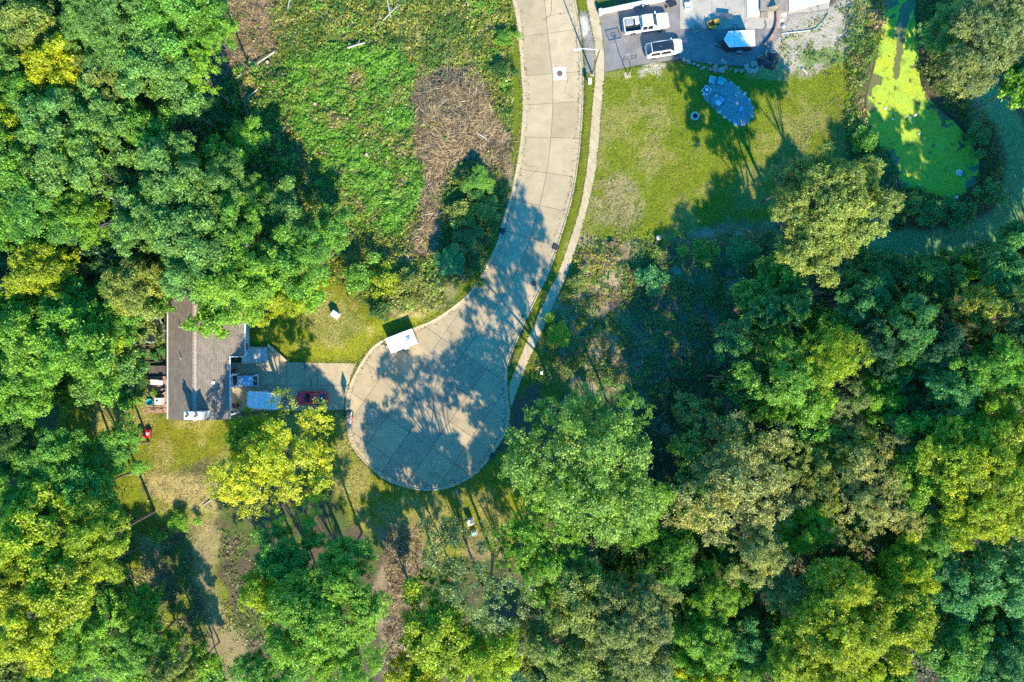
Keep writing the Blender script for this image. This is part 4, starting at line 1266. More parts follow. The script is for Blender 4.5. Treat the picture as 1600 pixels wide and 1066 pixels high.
plants('weeds', 'tall weeds and goldenrod between the cleared strip and the front lawn', 'weeds', [[(500, 300), (560, 345), (620, 370), (655, 332), (640, 400), (690, 400), (700, 445), (690, 475), (640, 482), (600, 492), (560, 462), (515, 432), (470, 430), (420, 400), (430, 330)]], 62, .23, .95, [(c_olive, 3), (c_gold, 2), (c_green, 2.6), (c_yel, .5), (c_tan, .7), (c_lush, .7)], 63, 1.4, .25)
plants('weeds', 'rank weeds between the cleared strip and the kerb bend', 'weeds', [[(700, 268), (735, 254), (775, 268), (796, 300), (780, 345), (762, 395), (720, 450), (698, 440), (688, 395), (695, 330)]], 65, .23, .95, [(c_green, 3), (c_olive, 2), (c_gold, 1.2), (c_dark, 1.5), (c_tan, .5)], 64, 1.3, .24)
plants('undergrowth', 'shaded saplings and undergrowth at the edge of the north-west wood', 'undergrowth', [[(345, 130), (400, 105), (450, 100), (455, 190), (480, 235), (500, 300), (430, 330), (400, 400), (360, 300), (300, 190)]], 60, .25, 1.1, [(c_green, 3), (c_lush, 3), (c_dark, 1.4), (c_brown, .8), (c_gold, .6)], 65, 1.5, .30)
plants('weeds', 'tufts of weeds growing in from the edges of the bare earth strip', 'weeds', [[(350, -20), (470, -20), (450, 60), (400, 120), (330, 180), (300, 160), (360, 70)]], 34, .2, .4, [(c_olive, 2), (c_gold, 1), (c_green, 1), (c_tan, 1.6)], 66, 1.1, .54)
plants('weeds', 'sparse weeds on the sandy slope east of the parking lot', 'weeds', [[(1215, 60), (1300, 20), (1345, 0), (1345, 90), (1290, 120), (1230, 112)]], 40, .2, .35, [(c_green, 2), (c_olive, 2), (c_lush, 1), (c_tan, .6)], 67, .9, .53)
plants('undergrowth', 'shaded undergrowth and brush of the glade south of the lawn', 'undergrowth', [[(905, 378), (1040, 380), (1130, 352), (1215, 370), (1225, 480), (1180, 620), (1080, 680), (990, 620), (900, 590), (830, 590), (850, 520)]], 46, .22, .7, [(c_green, 4), (c_lush, 1.2), (c_olive, 2.2), (c_brown, .9), (c_gold, .8)], 68, 1.6, .37)
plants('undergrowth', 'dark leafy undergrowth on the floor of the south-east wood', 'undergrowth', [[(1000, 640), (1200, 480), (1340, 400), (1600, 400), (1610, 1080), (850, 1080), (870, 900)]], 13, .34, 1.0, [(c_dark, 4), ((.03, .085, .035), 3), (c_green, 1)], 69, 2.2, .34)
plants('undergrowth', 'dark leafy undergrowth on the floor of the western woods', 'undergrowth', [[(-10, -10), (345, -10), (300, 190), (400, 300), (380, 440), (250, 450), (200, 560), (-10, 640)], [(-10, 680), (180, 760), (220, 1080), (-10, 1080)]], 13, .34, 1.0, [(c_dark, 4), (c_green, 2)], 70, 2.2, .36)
plants('weeds', 'patchy weeds in the shaded strips beside the tan path', 'weeds', [[(185, 760), (240, 800), (310, 830), (325, 1000), (330, 1080), (200, 1080), (190, 900)], [(340, 820), (400, 850), (420, 1080), (350, 1080), (352, 960)]], 30, .2, .4, [(c_green, 2), (c_olive, 2), (c_tan, 1.5), (c_dark, 1)], 71, 1.2, .48)
plants('pond_plants', 'leafy plants crowding the west bank of the pond', 'pond plants', [[(1335, -20), (1386, -20), (1380, 60), (1362, 110), (1348, 150), (1348, 195), (1385, 240), (1400, 270), (1395, 300), (1370, 310), (1335, 250), (1320, 180), (1325, 100)]], 85, .26, 1.1, [(c_green, 3), (c_lush, 1.5), (c_olive, 2), (c_tan, .8)], 72, 1.0, .26, elong=.4)
plants('pond_plants', 'leafy plants along the east and south bank of the pond', 'pond plants', [[(1436, -20), (1475, -20), (1480, 60), (1500, 130), (1540, 200), (1560, 270), (1545, 320), (1500, 345), (1440, 350), (1400, 345), (1385, 320), (1400, 290), (1440, 302), (1490, 313), (1518, 300), (1536, 275), (1532, 238), (1504, 195), (1444, 130)]], 95, .24, 1.2, [(c_green, 3), (c_dark, 2), (c_olive, 1), (c_lush, .6)], 73, 1.0, .26, elong=.5)
plants('grass_fringe', 'uncut grass tufts along the edges of the lawns', 'grass', [[(1205, 255), (1330, 100), (1345, 150), (1325, 255), (1215, 300)], [(600, 480), (700, 440), (705, 478), (655, 503), (600, 505)], [(225, 735), (340, 742), (345, 805), (320, 835), (240, 805)], [(915, 275), (1005, 290), (1000, 360), (960, 372), (915, 350)]], 55, .22, .22, [(c_straw, 2.4), (c_olive, 2), (c_tan, 1.6), (c_green, .8)], 74, .8, .44, elong=.22)
plants('dead_litter', 'shredded bark and dead stalks covering the cleared ground', 'litter', [[(688, 108), (737, 103), (768, 150), (776, 192), (806, 236), (802, 288), (770, 262), (722, 250), (697, 290), (690, 340), (686, 380), (656, 412), (626, 402), (648, 340), (664, 285), (652, 240), (637, 215), (636, 165), (655, 132)], [(690, 110), (735, 105), (772, 190), (800, 260), (760, 255), (700, 270), (645, 200), (650, 140)], [(365, -60), (450, -60), (445, 40), (398, 112), (300, 190), (320, 110)], [(600, 830), (655, 820), (660, 930), (640, 1000), (640, 1080), (600, 1080)], [(1000, 440), (1110, 440), (1110, 600), (960, 600)]], 48, .80, .30, [(c_tan, 3), (c_brown, 2.4), ((.11, .075, .045), 2), (c_straw, 2)], 75, .8, .28, elong=.085)
plants('weeds', 'weeds creeping in over the rim of the cleared ground', 'weeds', [[(670, 100), (745, 95), (790, 170), (812, 240), (800, 300), (720, 262), (700, 300), (700, 390), (650, 425), (615, 405), (650, 290), (625, 210), (630, 140)]], 30, .22, .5, [(c_green, 2), (c_lush, 1.4), (c_olive, 1.6), (c_gold, 1)], 76, 1.6, .64)
g_l = (.23, .285, .012); g_d = (.09, .145, .008); g_y = (.34, .30, .03)
plants('lawn_grass', 'short grass of the lawn below the parking lot', 'grass', [[(945, 112), (1060, 98), (1215, 118), (1330, 100), (1330, 250), (1205, 270), (1200, 355), (1100, 352), (1000, 375), (905, 370), (930, 270), (942, 180)]], 60, .19, .09, [(g_l, 4), (g_d, 3), (g_y, 2.2)], 77, .5, .12, elong=.22)
plants('lawn_grass', 'short grass of the lawns around the house', 'grass', [[(390, 500), (470, 470), (515, 440), (560, 468), (598, 500), (655, 500), (600, 530), (556, 568), (446, 566), (420, 545)], [(110, 565), (222, 565), (226, 640), (262, 648), (545, 645), (565, 722), (654, 772), (790, 700), (800, 860), (620, 850), (540, 790), (350, 745), (240, 740), (190, 800), (100, 720)]], 60, .19, .09, [(g_l, 3), (g_d, 2), (g_y, 3.2)], 78, .5, .12, elong=.22)
plants('fallen_leaves', 'scattered fallen leaves on the grass around the turning circle', 'leaves', [[(545, 650), (565, 722), (654, 772), (790, 700), (800, 860), (620, 860), (540, 800)], [(905, 375), (1200, 370), (1180, 600), (960, 600), (840, 560)], [(160, 650), (360, 660), (340, 740), (190, 790)]], 5, .17, .06, [(c_straw, 2), (c_tan, 2), (c_brown, 1), (c_yel, .8)], 79, .7, .3, elong=.6)

def strewn(name, label, cat, q, dirs, length, width, pal, seed, up=.02, jit=.35, base=None):
    """thin stalks lying about: points q, their direction, laid on the ground"""
    rng = np.random.default_rng(seed)
    n = len(q)
    a = dirs + rng.normal(0, jit, n)
    t = np.column_stack([np.cos(a), np.sin(a), rng.normal(0, .12, n)])
    L = length * rng.uniform(.5, 1.5, n)[:, None]; Wd = width * rng.uniform(.6, 1.5, n)[:, None]
    b = np.column_stack([-np.sin(a), np.cos(a), rng.normal(0, .25, n)])
    z = (ground_at(q) if base is None else np.full(n, base)) + up * (1 + rng.random(n))
    P = np.column_stack([q, z])
    V = np.stack([P - t * L / 2, P + b * Wd / 2 + np.array([0, 0, .02]), P + t * L / 2, P - b * Wd / 2], 1).reshape(-1, 3)
    col = np.array([p[0] for p in pal])[rng.choice(len(pal), n, p=np.array([p[1] for p in pal]) / sum(p[1] for p in pal))]
    tint = np.stack([rng.uniform(.7, 1.3, n), np.zeros(n), np.zeros(n)], 1)
    o = link(name, from_arrays(name, V, np.arange(4 * n).reshape(n, 4), M_PLANT, {'tint': np.repeat(tint, 4, 0), 'Col': np.repeat(col, 4, 0)}))
    return tag(o, label, cat, None, 'stuff')
rng_b = np.random.default_rng(17)
hp = np.array(HEAP); qb = rng_b.uniform(hp.min(0), hp.max(0), (7500, 2)); qb = qb[seg_sdf(qb, HEAP) > -.4]
cxh, cyh = W2([(705, 185)])[0]
ab = np.arctan2(qb[:, 1] - cyh, qb[:, 0] - cxh) + math.pi / 2
ab = np.where(qb[:, 1] < W2([(0, 260)])[0][1], R(75), ab) + 1.6 * (fbm(qb[:, 0], qb[:, 1], 3.0, 33) - .5)
strewn('brush_pile', 'tangled tan cut brush swirled over the cleared heap', 'brush', qb, ab, 1.5, .085, [((.50, .36, .17), 3), ((.36, .235, .11), 3), ((.12, .075, .038), 2.2), ((.62, .48, .27), 1)], 18, .16, .85)
# grass hanging over the kerbs and pavement edges, leaves in the gutters
def along(curve, o0, o1, per_m, seed):
    rng = np.random.default_rng(seed)
    c = np.array(curve); sgm = np.hypot(*np.diff(c, axis=0).T); tot = np.concatenate([[0], np.cumsum(sgm)])
    n = int(tot[-1] * per_m); t = rng.uniform(0, tot[-1], n)
    x = np.interp(t, tot, c[:, 0]); y = np.interp(t, tot, c[:, 1])
    i = np.clip(np.searchsorted(tot, t) - 1, 0, len(sgm) - 1); d = np.diff(c, axis=0)[i] / np.maximum(sgm[i], 1e-6)[:, None]
    o = rng.uniform(o0, o1, n) * (.3 + 1.4 * vnoise(x, y, 1.3, seed))
    return np.column_stack([x - d[:, 1] * o, y + d[:, 0] * o]), np.arctan2(d[:, 1], d[:, 0])
q1, a1 = along(KERB, -.35, .10, 26, 31)
q2, a2 = along(W2(WALK_L), -.10, .25, 22, 32); q3, a3 = along(W2(WALK_R), -.25, .10, 22, 33)
dn = DRIVE[5:6] + DRIVE[4:5]; q4, a4 = along(W2([(446, 566), (557, 568)]), -.1, .25, 22, 34); q5, a5 = along(W2([(389, 641.5), (537, 641.5)]), -.3, .1, 22, 35)
qq = np.concatenate([q1, q2, q3, q4, q5]); aa = np.concatenate([a1, a2, a3, a4, a5]) + math.pi / 2
strewn('edge_grass', 'grass hanging over the kerb and pavement edges', 'grass', qq, aa, .30, .07, [(g_l, 3), (g_d, 3), (g_y, 1.5)], 36, .06, .6)
q6, a6 = along(KERB_IN, -.28, .35, 7, 37)
strewn('gutter_leaves', 'fallen leaves and dirt caught along the gutters', 'leaves', q6, a6, .16, .10, [((.20, .13, .06), 3), ((.34, .24, .08), 1.6), ((.10, .075, .05), 2)], 38, .006, 3.0, ROAD_Z + .012)

# ------------------------------------------------------------------ materials of made things
M_WHITE = mat('white_paint', (0.78, 0.78, 0.76), 0.35, 0.05, 1.5, coat=.2)
M_WMET = mat('white_metal_sheet', (0.76, 0.76, 0.74), 0.4, 0.06, 1.2)
M_BLACK = mat('black_plastic', (0.025, 0.025, 0.028), 0.5, 0.15)
M_RUBBER = mat('tyre_rubber', (0.022, 0.022, 0.022), 0.85, 0.15)
M_GLASS = mat('dark_car_glass', (0.018, 0.024, 0.030), 0.06, 0.1, spec=.8)
M_RIM = mat('wheel_alloy', (0.45, 0.45, 0.46), 0.35, 0.08, metal=.7)
M_CHROME = mat('grey_steel', (0.42, 0.43, 0.44), 0.38, 0.1, metal=.8)
M_GALV = mat('galvanised_steel', (0.48, 0.48, 0.47), 0.5, 0.15, metal=.5)
M_RED = mat('red_paint', (0.80, 0.02, 0.035), 0.3, 0.08, coat=.5)
M_REDLAMP = mat('red_lamp', (0.4, 0.02, 0.02), 0.25)
M_LAMP = mat('clear_lamp', (0.7, 0.7, 0.68), 0.2)
M_SILVER = mat('silver_blue_paint', (0.30, 0.46, 0.60), 0.3, 0.06, coat=.4)
M_TEAL = mat('teal_plastic', (0.02, 0.33, 0.35), 0.4, 0.08)
M_YEL = mat('orange_yellow_paint', (0.72, 0.36, 0.015), 0.35, 0.08, coat=.3)
M_WOOD = mat('deck_wood', (0.36, 0.205, 0.13), 0.75, 0.2, 3.0, .2, rand=.14)
M_WOODG = mat('weathered_wood', (0.27, 0.215, 0.16), 0.8, 0.22, 3.0, .25, rand=.14)
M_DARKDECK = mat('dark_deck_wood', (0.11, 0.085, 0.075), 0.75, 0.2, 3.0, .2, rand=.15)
M_SIDING = mat('house_siding', (0.55, 0.50, 0.42), 0.7, 0.06)
M_PALEWALL = mat('pale_block_wall', (0.55, 0.53, 0.49), 0.85, 0.1, 2.0, .2, fine=(8, .08), rand=.05)
M_STONE = mat('field_stone', (0.34, 0.27, 0.21), 0.85, 0.25, 3.0, .4, rand=.3)
M_UTIL = mat('utility_green_grey', (0.50, 0.54, 0.47), 0.55, 0.08)
M_BROWNC = mat('rusty_iron', (0.17, 0.085, 0.055), 0.7, 0.2)
M_TAN = mat('cut_wood', (0.50, 0.38, 0.23), 0.8, 0.2, rand=.15)
M_BLUEP = mat('blue_plastic', (0.03, 0.10, 0.42), 0.4, 0.1)
M_PINK = mat('pink_grey_lid', (0.55, 0.44, 0.43), 0.5, .1)
M_PALEBLUE = mat('pale_cushion', (0.52, 0.58, 0.60), 0.8, .1)

def shingle_material(name, col):
    m, nt = nodes_of(name)
    out = mk(nt, 'ShaderNodeOutputMaterial'); b = mk(nt, 'ShaderNodeBsdfPrincipled'); geo = mk(nt, 'ShaderNodeNewGeometry')
    b.inputs['Roughness'].default_value = 0.9; b.inputs['Specular IOR Level'].default_value = .2
    br = mk(nt, 'ShaderNodeTexBrick'); br.inputs['Scale'].default_value = 1.0
    br.inputs['Brick Width'].default_value = .5; br.inputs['Row Height'].default_value = .17; br.inputs['Mortar Size'].default_value = .012
    br.inputs['Color1'].default_value = (col[0] * 1.14, col[1] * 1.14, col[2] * 1.14, 1); br.inputs['Color2'].default_value = (col[0] * .84, col[1] * .84, col[2] * .84, 1)
    br.inputs['Mortar'].default_value = (col[0] * .5, col[1] * .5, col[2] * .5, 1); br.inputs['Bias'].default_value = 0
    rot = mk(nt, 'ShaderNodeMapping'); rot.inputs['Rotation'].default_value = (0, 0, R(90))
    nt.links.new(geo.outputs['Position'], rot.inputs['Vector']); nt.links.new(rot.outputs[0], br.inputs['Vector'])
    n_, v_ = noise_mul(nt, geo, 1.2, .84, 1.16, 5)
    n2_, v2_ = noise_mul(nt, geo, 9.0, .82, 1.18, 3)
    mm = mk(nt, 'ShaderNodeMath', operation='MULTIPLY'); nt.links.new(v_, mm.inputs[0]); nt.links.new(v2_, mm.inputs[1])
    sc = mk(nt, 'ShaderNodeVectorMath', operation='SCALE'); nt.links.new(br.outputs['Color'], sc.inputs[0]); nt.links.new(mm.outputs[0], sc.inputs['Scale'])
    nt.links.new(sc.outputs[0], b.inputs['Base Color'])
    bp = mk(nt, 'ShaderNodeBump'); bp.inputs['Strength'].default_value = .5; bp.inputs['Distance'].default_value = .03
    nt.links.new(br.outputs['Fac'], bp.inputs['Height']); bp.invert = True; nt.links.new(bp.outputs[0], b.inputs['Normal'])
    nt.links.new(b.outputs[0], out.inputs['Surface'])
    return m
M_SHINGLE = shingle_material('roof_shingles', (0.25, 0.20, 0.155))

# ------------------------------------------------------------------ the house
house = thing('house', 'long low house with brown shingle gable roof and white chimney west of the driveway', 'house', (-38.9, -4.0, 0))
hx, hy = -38.9, -4.0
EZ, RZ = 4.6, 6.9
xw, xe_, xr = -42.72 - hx, -35.12 - hx, 0.34
roof_z = lambda xl: RZ - (RZ - EZ) * ((xr - xl) / (xr - xw) if xl < xr else (xl - xr) / (xe_ - xr))
xe2 = -33.6 - hx
ez2 = roof_z(xe2)
y0, y1, ym = -9.72 - hy, 13.0 - hy, -1.9 - hy
def slope(xa, za, xb, zb, ya, yb, th=.12):
    return MB().loft([[(xa, y, za - th), (xb, y, zb - th), (xb, y, zb), (xa, y, za)] for y in (ya, yb)])
slope(xw, EZ, xr - .06, RZ, y0, y1).build('roof_slope', M_SHINGLE, house)
slope(xr + .06, RZ, xe_, EZ, y0, ym - .003).build('roof_slope', M_SHINGLE, house)
slope(xr + .06, RZ, xe2, ez2, ym + .003, y1).build('roof_slope', M_SHINGLE, house)
ridge = MB()
for k in range(50):
    ya = y0 + (y1 - y0) * k / 50; yb = y0 + (y1 - y0) * (k + .94) / 50
    ridge.loft([[(xr - .24, y, RZ - .10), (xr, y, RZ + .035 + d), (xr + .24, y, RZ - .12), (xr, y, RZ - .06)] for y, d in ((ya, .02), (yb, 0))])
ridge.build('ridge_cap', mat('ridge_tile', (0.40, 0.31, 0.24), .85, .15, rand=.05), house)
for xx, yy0, yy1, zz in ((xw - .07, y0, y1, EZ), (xe_ + .07, y0, ym - .1, EZ), (xe2 + .07, ym, y1, ez2)):
    MB().loft([[(xx - .07, y, zz - .14), (xx + .07, y, zz - .14), (xx + .08, y, zz), (xx + .05, y, zz), (xx + .04, y, zz - .11), (xx - .05, y, zz - .11), (xx - .06, y, zz), (xx - .08, y, zz)] for y in (yy0, yy1)]).build('gutter', M_WHITE, house)
MB().box(xe_, xe2, ym - .10, ym - .01, ez2 - .15, EZ + .03, .01).build('fascia', M_WHITE, house)
w1 = MB().box(xw + .45, -.02 + 1.9, y0 + .3, ym, 0, EZ - .05)
w1.build('wall', M_SIDING, house)
MB().box(xw + .45, xe2 - .5, ym + .003, y1 - .3, 0, ez2 - .05).build('wall', M_SIDING, house)
MB().prism([(xw + .5, 0), (xe_ - .4, 0), (xr, RZ - EZ - .17)], 0, .12).build('gable', M_SIDING, house, (0, y0 + .42, EZ - .05), (R(90), 0, 0))
MB().box(1.88, 1.95, -5.3, -1.0, 0.05, 2.4, .02).build('garage_door', M_WHITE, house)
for yy in (y0 + .34, -.4, ym - .14):
    MB().box(xe_ - .5, xe_ - .25, yy, yy + .22, 0, EZ - .18, .02).build('post', M_WHITE, house)
MB().box(xe2 - .5, xe2 - .44, ym + .7, ym + 1.6, 1.05, 3.1, .015).build('front_door', mat('door_paint', (.25, .08, .06), .4), house)
for yy in (ym + 2.6, ym + 5.4):
    wnd = MB().box(xe2 - .5, xe2 - .43, yy, yy + 1.5, 1.6, 2.9, .02).build('window', M_WHITE, house)
    MB().box(xe2 - .44, xe2 - .42, yy + .1, yy + 1.4, 1.7, 2.8).build('pane', M_GLASS, wnd)
ch = MB().box(-.98, .98, -.40, .40, 0, 8.5, .03).build('chimney', mat('pale_chimney', (.72, .70, .66), .8, .08, 2.0, .2), house, (W(301.5, 649.5, 8.55)[0] - hx, W(0, 649.5, 8.55)[1] - hy, 0))
MB().box(-1.08, 1.08, -.48, .48, 8.5, 8.6, .03).build('chimney_cap', M_WMET, ch)
for xx in (-.55, .5):
    MB().lathe([(.17, 8.55), (.17, 9.2), (.13, 9.2), (.13, 8.7)], 14, (xx, 0, 0)).build('flue', mat('clay_flue', (.42, .33, .27), .8), ch)
for px, py in ((280, 511), (281.5, 560.5)):
    x, y, z = W(px, py, 6.2)
    zr = roof_z(x - hx)
    MB().lathe([(.055, zr - .1), (.055, zr + .55), (.04, zr + .55), (.04, zr + .4)], 10, (x - hx, y - hy, 0)).build('vent_pipe', M_WHITE, house)
for px, py in ((333, 598),):
    x, y, z = W(px, py, 5.8); zr = roof_z(x - hx)
    MB().box(x - hx - .2, x - hx + .2, y - hy - .2, y - hy + .2, zr - .1, zr + .16, .04).build('roof_vent', M_WMET, house)
# porch rail by the front door
pr = thing('porch_rail', 'white porch railing on the east side of the house above the steps', 'railing', W(381, 518, 1))
for yy in (-1.6, -.5, .6, 1.7):
    MB().box(-.04, .04, yy - .04, yy + .04, -1.0, 1.0, .01).build('post', M_WHITE, pr)
for zz in (.25, .95):
    MB().box(-.035, .035, -1.65, 1.75, zz, zz + .07, .01).build('rail', M_WHITE, pr)

# ------------------------------------------------------------------ deck behind the house
def deck(name, label, px0, px1, py0, py1, z, m, along='x', board=.14, rail=True):
    x0, ya, _ = W(px0, py1, z); x1, yb, _ = W(px1, py0, z)
    r_ = thing(name, label, 'deck', ((x0 + x1) / 2, (ya + yb) / 2, 0))
    cx, cy = (x0 + x1) / 2, (ya + yb) / 2
    lx, ly = (x1 - x0) / 2, (yb - ya) / 2
    n = int((2 * ly if along == 'x' else 2 * lx) / board)
    for k in range(n):
        if along == 'x':
            a = -ly + 2 * ly * k / n
            MB().box(-lx, lx, a + .006, a + 2 * ly / n - .006, z - .04, z, .006).build('deck_board', m, r_)
        else:
            a = -lx + 2 * lx * k / n
            MB().box(a + .006, a + 2 * lx / n - .006, -ly, ly, z - .04, z, .006).build('deck_board', m, r_)
    for sx in (-1, 1):
        for sy in (-1, 1):
            MB().box(sx * (lx - .1) - .07, sx * (lx - .1) + .07, sy * (ly - .1) - .07, sy * (ly - .1) + .07, -.1, z - .045).build('post', m, r_)
    return r_, lx, ly
dk, lx, ly = deck('wooden_deck', 'reddish wooden deck crowded with furniture behind the house', 229.5, 268, 588, 644, 0.75, M_WOOD, 'x', .145)
for a, b, c_, d_ in ((-lx - .02, -lx + .07, -ly, ly), (-lx + .08, lx, -ly - .02, -ly + .07)):
    MB().box(a, b, c_, d_, 1.62, 1.68, .01).build('handrail', M_WOOD, dk)
    MB().box(a + .02, b - .02, c_ + .02, d_ - .02, 1.15, 1.19, .005).build('handrail', M_WOOD, dk)
for t_ in np.linspace(-ly + .05, ly - .05, 5):
    MB().box(-lx - .01, -lx + .06, t_ - .04, t_ + .04, .5, 1.62, .005).build('rail_post', M_WOOD, dk)
for t_ in np.linspace(-lx + 1.1, lx - .05, 3):
    MB().box(t_ - .04, t_ + .04, -ly - .01, -ly + .06, .5, 1.62, .005).build('rail_post', M_WOOD, dk)
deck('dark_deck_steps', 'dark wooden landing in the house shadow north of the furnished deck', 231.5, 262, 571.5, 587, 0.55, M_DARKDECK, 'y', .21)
DK = 0.75
def on_deck(px, py):
    return W(px, py, DK)
# white lounge, smoker, teal pot, seats, bicycle
lg = thing('garden_lounger', 'white cushioned lounger at the north end of the furnished deck', 'lounger', on_deck(247, 597), R(-4))
MB().box(-.85, .75, -.33, .33, .30, .44, .05).build('cushion', M_WHITE, lg)
MB().box(.35, .85, -.31, .31, .45, .66, .06).build('head_cushion', M_WHITE, lg)
for sx in (-.7, .65):
    for sy in (-.28, .28):
        MB().box(sx - .03, sx + .03, sy - .03, sy + .03, 0, .3).build('leg', M_GALV, lg)
sm = thing('garden_cabinet', 'white box cabinet with dark round lid on the furnished deck', 'cabinet', on_deck(252.5, 626))
MB().box(-.42, .42, -.42, .42, .06, 1.12, .04).build('body', M_WHITE, sm)
MB().lathe([(.13, 1.115), (.15, 1.14), (.1, 1.19), (.02, 1.2)], 14, (-.1, .06, 0)).build('lid', M_BLACK, sm)
for sx in (-.35, .35):
    for sy in (-.35, .35):
        MB().box(sx - .04, sx + .04, sy - .04, sy + .04, 0, .06).build('foot', M_BLACK, sm)
tp = thing('teal_tub', 'round teal tub on the furnished deck', 'tub', on_deck(236.5, 628))
MB().lathe([(.28, 0), (.40, .40), (.43, .55), (.45, .57), (.45, .60), (.40, .60), (.37, .45), (.25, .1)], 20).build('tub_body', M_TEAL, tp, smooth=40)
MB().tube([(.45, 0, .5), (.56, 0, .45), (.54, 0, .3), (.4, 0, .3)], .025, 6).build('handle', M_TEAL, tp)
def garden_chair(name, label, loc, rz, m, m2, cat='chair'):
    c = thing(name, label, cat, loc, rz)
    MB().box(-.28, .28, -.26, .26, .40, .48, .03).build('seat', m, c)
    MB().box(-.28, .28, .24, .32, .46, .95, .03).build('backrest', m, c)
    for sx in (-.24, .24):
        for sy in (-.22, .24):
            MB().box(sx - .025, sx + .025, sy - .025, sy + .025, 0, .40).build('leg', m2, c)
        MB().box(sx - .04, sx + .04, -.25, .26, .62, .67, .01).build('armrest', m2, c)
    return c
garden_chair('deck_chair', 'dark chair beside the teal tub on the deck', on_deck(237, 615), .5, M_BLACK, M_GALV)
garden_chair('deck_chair', 'dark chair under the eaves at the deck door', on_deck(258, 611), 2.2, M_BLACK, M_GALV)
pt = thing('flower_pot', 'orange flower pot at the north-west corner of the deck', 'flower pot', on_deck(235, 597))
MB().lathe([(.16, 0), (.24, .36), (.27, .38), (.27, .44), (.22, .44), (.2, .38)], 16).build('pot', mat('terracotta', (.5, .22, .08), .8), pt)
MB().lathe([(.2, .37), (.02, .41)], 16).build('soil', M_BROWNC, pt)

def bicycle(name, label, loc, rz, m_frame, tilt=0.0, lying=False):
    b = thing(name, label, 'bicycle', loc, rz)
    b.rotation_euler = (R(82) if lying else tilt, 0, rz)
    if lying:
        b.location = (loc[0], loc[1], loc[2] + .08)
    for xx in (-.52, .52):
        ring = MB()
        pts = [(xx + .33 * math.cos(a), 0, .34 + .33 * math.sin(a)) for a in np.linspace(0, 2 * math.pi, 25)]
        ring.tube(pts, .022, 6, False)
        wl_ = ring.build('wheel', M_RUBBER, b)
        sp = MB()
        for a in np.linspace(0, 2 * math.pi, 9)[:-1]:
            sp.tube([(xx, 0, .34), (xx + .31 * math.cos(a), 0, .34 + .31 * math.sin(a))], .004, 4)
        sp.build('spokes', M_CHROME, wl_)
    f = MB()
    for p, q in (((-.52, 0, .34), (-.1, 0, .30)), ((-.1, 0, .30), (-.2, 0, .82)), ((-.2, 0, .78), (.36, 0, .80)), ((-.1, 0, .30), (.38, 0, .72)), ((-.52, 0, .34), (-.2, 0, .76)), ((.52, 0, .34), (.36, 0, .92))):
        f.tube([p, q], .022, 6)
    f.build('frame', m_frame, b)
    MB().tube([(.30, -.28, .98), (.36, -.1, .96), (.36, .1, .96), (.30, .28, .98)], .016, 6).build('handlebar', M_BLACK, b)
    MB().loft([[(x, -w, .84), (x, w, .84), (x, w * .8, .89), (x, -w * .8, .89)] for x, w in ((-.34, .08), (-.2, .07), (-.04, .02))]).build('saddle', M_BLACK, b)
    for s_ in (-1, 1):
        MB().box(-.14, -.06, s_ * .1 - .05, s_ * .1 + .05, .27 + s_ * .08, .30 + s_ * .08).build('pedal', M_BLACK, b)
    return b
bicycle('bicycle', 'dark bicycle along the south rail of the deck', on_deck(246, 639), .06, M_GALV)
bicycle('bicycle', 'grey bicycle lying beside the trailer on the parking lot', (*W(1141, 43, .05)[:2], .02), R(35), M_CHROME, lying=True)
bicycle('bicycle', 'child bicycle with teal frame under the trees at the left lawn', G(88, 696), R(20), M_TEAL, .25)

# trampoline
tr = thing('trampoline', 'round black trampoline with pale rim half under the olive tree', 'trampoline', G(240, 515))
rt = 1.75
MB().lathe([(.02, .86), (rt - .2, .86), (rt - .2, .872), (.02, .872)], 36).build('mat', M_BLACK, tr)
MB().lathe([(rt - .2, .87), (rt - .1, .91), (rt + .04, .90), (rt + .05, .86), (rt - .1, .85)], 36).build('pad', mat('trampoline_pad', (.28, .40, .33), .6, .3, 2.0), tr)
MB().tube([(rt * math.cos(a), rt * math.sin(a), .84) for a in np.linspace(0, 2 * math.pi, 37)], .03, 6, False).build('rim', M_GALV, tr)
for a in np.linspace(0, 2 * math.pi, 7)[:-1]:
    MB().tube([(rt * math.cos(a), rt * math.sin(a), .84), (rt * math.cos(a), rt * math.sin(a), 0)], .028, 6).build('leg', M_GALV, tr)
    MB().tube([(1.02 * rt * math.cos(a), 1.02 * rt * math.sin(a), .84), (1.05 * rt * math.cos(a), 1.05 * rt * math.sin(a), 2.3)], .02, 6).build('net_pole', M_BLACK, tr)
# throw-game boards
def game_board(label, px, py, rz, up=.3):
    g_ = thing('game_board', label, 'game board', G(px, py), rz)
    a = MB()
    n = 24
    pts = [(.3 * math.sin(.0), 0)]
    # panel with a round hole: ring of quads between hole and rim
    ring_o, ring_i = [], []
    for k in range(n):
        t = 2 * math.pi * k / n; c, s = math.cos(t), math.sin(t)
        m_ = max(abs(c) / .55, abs(s) / .42)
        ring_o.append((c / m_, s / m_)); ring_i.append((.13 * c + .12, .13 * s))
    zf = lambda x: .32 + x * up
    vs_, fs_ = [], []
    for (x, y) in ring_o + ring_i:
        vs_.append((x, y, zf(x)))
    for (x, y) in ring_o + ring_i:
        vs_.append((x, y, zf(x) - .04))
    for k in range(n):
        k2 = (k + 1) % n
        fs_ += [(k, k2, n + k2, n + k), (2 * n + k, 3 * n + k, 3 * n + k2, 2 * n + k2), (k, 2 * n + k, 2 * n + k2, k2), (n + k, n + k2, 3 * n + k2, 3 * n + k)]
    a.add(vs_, fs_).build('panel', M_WHITE, g_)
    for sy in (-.36, .36):
        MB().box(.4, .46, sy - .03, sy + .03, 0, .42).build('leg', M_WOODG, g_)
        MB().box(-.5, -.44, sy - .03, sy + .03, 0, .15).build('leg', M_WOODG, g_)
    return g_
